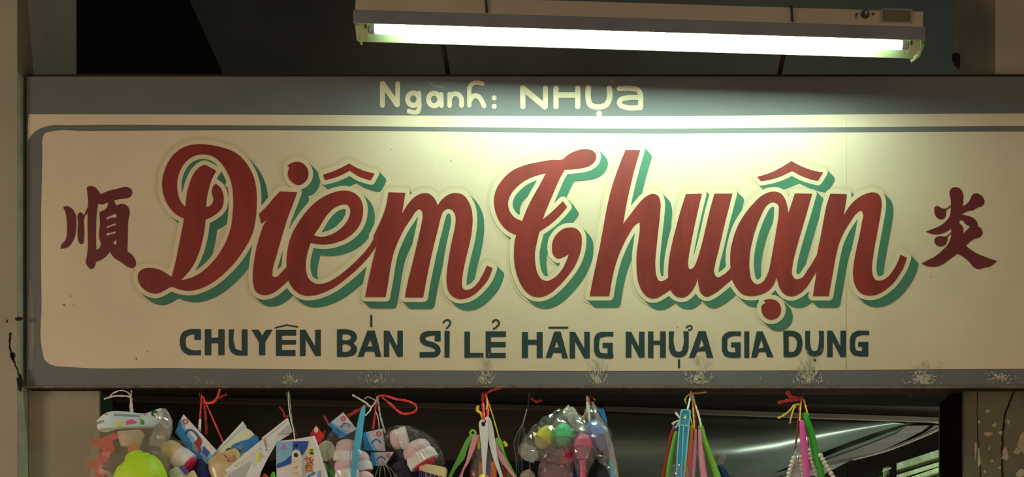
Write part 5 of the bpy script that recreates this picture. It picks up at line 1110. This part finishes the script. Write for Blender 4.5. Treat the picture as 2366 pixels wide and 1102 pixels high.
OUT = [(398,125,1),(412,102),(440,98),(525,104),(552,125,1),(545,250),(522,500),(492,800),(462,1102,1),(430,1420,1),(318,1420,1),(330,1102,1),(344,750),(370,400),(388,190)]
INN = [(418,140,1),(440,120),(515,124),(532,142,1),(524,250),(500,500),(470,800),(444,1102,1),(420,1380,1),(336,1380,1),(350,1102,1),(362,750),(390,400),(408,200)]
HOLE = ring(462, 225, 17, 32, 14)[:-1]
flat('base', OUT, -.040, P['skyin'], tg, .003, smooth=True, tr=c7, holes=(HOLE,))
flat('rim', OUT, -.047, P['sky'], tg, .007, smooth=True, tr=c7, holes=(INN,))
flat('rib', [(436,350),(452,350),(436,700),(414,1102),(400,1380),(388,1380),(402,1102),(420,700)], -.045, P['sky'], tg, .005, tr=c7)
flat('cross_wall', [(404,318),(512,330),(510,352),(402,342)], -.045, P['sky'], tg, .005, tr=c7)
flat('hole_boss', ring(462, 225, 36, 54, 18)[:-1], -.042, P['sky'], tg, .002, tr=c7, holes=(HOLE,))
def ribbed(label, pts, hw, m, y, ribs=(4.5, .07), **k):
    return loft('ribbed_handle', [(c7[0] + a / 6.405, c7[1] + b / 6.405, y) for a, b in pts], [h / 6.405 for h in hw], [h / 6.405 * .9 for h in hw], m, n=12, ribs=ribs, sub=14, label=label, cat='utensil', group='ribbed plastic handles', **k)  # only a handle is modelled; the utensil it belongs to is unknown
ribbed('orange ribbed handle beside the sky blue one', [(572, 352), (570, 362), (555, 560), (515, 800), (490, 960), (455, 1400)], [14, 26, 28, 28, 30, 30], P['org'], -.022)
ribbed('narrow pink ribbed handle, left of the pink pair', [(626, 402), (625, 415), (618, 600), (600, 850), (580, 1102), (560, 1400)], [10, 20, 24, 30, 34, 36], P['pk1'], -.026, (4, .06))
ribbed('wide pink ribbed handle, right of the pink pair', [(682, 410), (683, 422), (695, 650), (715, 860), (745, 1102), (780, 1400)], [14, 27, 36, 46, 56, 58], P['pk1'], -.030, (4.2, .06))
ribbed('apple green ribbed handle at the right of the ribbed bunch', [(700, 358), (702, 372), (745, 550), (815, 750), (880, 930), (940, 1102), (1040, 1400)], [26, 46, 46, 50, 56, 60, 60], P['gr1'], -.016, (5.2, .06))
ribbed('dark red smooth handle at the left of the ribbed bunch', [(320, 392), (290, 410), (255, 520), (205, 780), (150, 1080), (95, 1400)], [14, 26, 28, 32, 34, 34], P['dkred'], -.004, None)
ribbed('dull green handle between dark red and sky blue handles', [(338, 428), (335, 445), (305, 600), (260, 820), (215, 1102), (170, 1400)], [14, 30, 42, 48, 46, 46], P['gr2'], -.018, None)
ribbed('dim rose handle behind the orange and pink ones', [(585, 560), (580, 600), (560, 850), (545, 1102), (530, 1400)], [10, 24, 30, 34, 34], P['pk2'], -.004, None)
bg = thing('handle_wrap', W(1570, 1180, -.05), 'crumpled clear wrap around the foot of the sky blue handle', 'bag')
bag('bag', [(1572, 1076, -.045), (1570, 1090, -.045), (1568, 1115, -.045), (1566, 1170, -.045)], [14, 22, 24, 20], [9, 14, 16, 12], bg, P['film'], 6, 61)
loft('navy_handle', [(1660, 1074, .0), (1664, 1080, .0), (1674, 1098, .0), (1690, 1130, .0), (1700, 1170, .0)], [3, 7, 10, 11, 10], [3, 6, 8, 8, 7], P['navy'], label='navy blue handle right of the green ribbed handle', cat='utensil')  # just a handle, its utensil not identified
flat('film_tag', [(1672,1046),(1681,1048),(1672,1072),(1660,1074),(1655,1068)], .002, P['film'], thick=.002, label='small clear film tag above the navy handle', cat='film')
loft('navy_clip', [(1556, 984, -.002), (1558, 990, -.002), (1562, 996, -.002)], [3, 5, 4], [3, 4, 3], P['dblue'], label='tiny blue clip at the top of the dark red handle', cat='clip')

# ------------------------------------------------------------------ ninth bunch: orchid and green handles, bead strands
cord('string_tie', 'red bow with yellow raffia tails on the ninth hook', [
  ('bow', P['s_dred'], 5.5, .4, [(1851, 921, .010), (1838, 920, .002), (1826, 916, -.002), (1818, 905, -.004)]),
  ('bow', P['s_dred'], 4.5, .4, [(1846, 922, .006), (1830, 925, -.002), (1814, 927, -.006), (1797, 931, -.008)]),
  ('tail', P['s_yel'], 2.8, .45, [(1850, 934, .006), (1836, 936, .0), (1824, 949, -.004), (1810, 960, -.006), (1797, 966, -.008)]),
  ('tail', P['s_yel'], 2.4, .45, [(1838, 938, .0), (1831, 953, -.004), (1825, 978, -.006)]),
  ('strand', P['s_yel'], 2.0, .5, [(1852, 918, .014), (1850, 940, .004), (1849, 955, -.004), (1848, 972, -.014)]),
  ('strand', P['s_yel'], 2.2, .5, [(1857, 922, .014), (1862, 940, .006), (1867, 960, -.002)]),
  ('strand', P['s_dred'], 2.4, .45, [(1847, 935, .010), (1844, 970, .004), (1841, 1005, .0), (1837, 1042, -.004)]),
  ('strand', P['s_dred'], 2.0, .45, [(1856, 925, .016), (1860, 950, .012), (1866, 1000, .006), (1868, 1032, .004)])])
loft('orchid_handle', [(1852, 970, -.024), (1853, 974, -.024), (1854, 990, -.025), (1857, 1030, -.026), (1862, 1070, -.027), (1865, 1105, -.028), (1869, 1190, -.028)], [2.5, 5.5, 6.8, 7.8, 7.4, 7.0, 7], [2, 3.5, 4.5, 5, 5, 5, 5], P['mag'], n=12, pw=2.6, label='orchid pink smooth handle on the ninth hook', cat='utensil')  # plain handles here and below; no utensil head is known
loft('green_handle', [(1860, 953, -.012), (1861, 957, -.012), (1868, 980, -.013), (1878, 1015, -.014), (1888, 1060, -.016), (1899, 1100, -.017), (1914, 1190, -.018)], [2.5, 5, 7.5, 8, 7.6, 7.2, 7], [2, 3.5, 5, 5.5, 5.5, 5, 5], P['gr3'], n=12, pw=2.6, label='vivid green smooth handle right of the orchid one', cat='utensil')
def sphere_vf(c, r, n=10, m_=7):
    V, F = [c + Vector((0, 0, r))], []
    for i in range(1, m_):
        for k in range(n):
            a, b = math.pi * i / m_, 2 * math.pi * k / n; V.append(c + Vector((r * math.sin(a) * math.cos(b), r * math.sin(a) * math.sin(b), r * math.cos(a) * .85)))
    V.append(c - Vector((0, 0, r))); L_ = len(V) - 1
    for k in range(n):
        F.append((0, 1 + k, 1 + (k + 1) % n)); F.append((L_, L_ - n + (k + 1) % n, L_ - n + k))
    for i in range(m_ - 2):
        for k in range(n): F.append((1 + i * n + k, 1 + i * n + (k + 1) % n, 1 + (i + 1) * n + (k + 1) % n, 1 + (i + 1) * n + k))
    return V, F
BM = None
def beads(label, pts, y, r=6.2, cone=None):
    global BM
    t = thing('bead_strand', W(pts[0][0], pts[0][1], y), label, 'bead strand', 'pearl white bead strands')
    Pn = [Vector(p) for p in pts]; L_ = [0]
    for a, b in zip(Pn[:-1], Pn[1:]): L_.append(L_[-1] + (b - a).length)
    n = int(L_[-1] / 9.6)
    for k in range(n + 1):
        s = k * 9.6; i = max(j for j in range(len(Pn) - 1) if L_[j] <= s); q = Pn[i].lerp(Pn[i + 1], (s - L_[i]) / (L_[i + 1] - L_[i]))
        if BM is None:
            V, F = sphere_vf(Vector((0, 0, 0)), r * .001); BM = bpy.data.meshes.new('bead'); BM.from_pydata([tuple(v) for v in V], [], F); BM.materials.append(P['bead']); BM.polygons.foreach_set('use_smooth', [True] * len(BM.polygons))
        o = bpy.data.objects.new('bead', BM); COL.objects.link(o); o.parent = t; o.location = W(q.x, q.y, y) - ORG[t]
        o.scale = (1, 1, 1); o.rotation_euler = (0, .4 * math.sin(k * 2.1), 0)
    tube('cord', [W(p.x, p.y, y) for p in Pn], .0012, P['s_white'], t)
    if cone: loft('end_cone', [(cone[0][0], cone[0][1], y), (cone[1][0], cone[1][1], y)], [1.5, 4.5], [1.5, 4], P['film2'], t)
    return t
beads('pearl white bead strand left of the orchid handle', [(1834, 1058), (1829, 1072), (1824, 1090), (1818, 1115), (1806, 1180)], -.022, cone=((1841, 1036), (1835, 1056)))
beads('pearl white bead strand just behind the orchid handle', [(1851, 1056), (1852, 1075), (1853, 1100), (1853, 1180)], -.012, cone=((1848, 1034), (1851, 1053)))
beads('pearl white bead strand right of the green handle', [(1896, 1052), (1903, 1065), (1913, 1082), (1926, 1104), (1960, 1170)], -.024)
beads('pearl white bead strand between orchid and green handles', [(1872, 1040), (1874, 1060), (1884, 1090), (1896, 1130), (1906, 1180)], -.004)
bg = thing('bead_pack', W(1850, 1180, .0), 'dim clear bag between the left bead strands', 'bag')
bag('bag', [(1843, 1042, -.006), (1843, 1065, -.008), (1840, 1100, -.008), (1838, 1170, -.008)], [3, 9, 14, 18], [2, 6, 9, 9], bg, P['film2'], 4, 71)
# loose dark rag at the foot of the upper right wall
loft('dark_rag', [(2206, 124, .36), (2207, 130, .36), (2211, 142, .36), (2214, 152, .36), (2213, 156, .36)], [3, 9, 11, 8, 2], [3, 8, 10, 8, 2], pmat('black_cloth', (34, 26, 22), .9), crumple=3, label='small dark rag stuck beside the wall above the sign on the right', cat='rag')
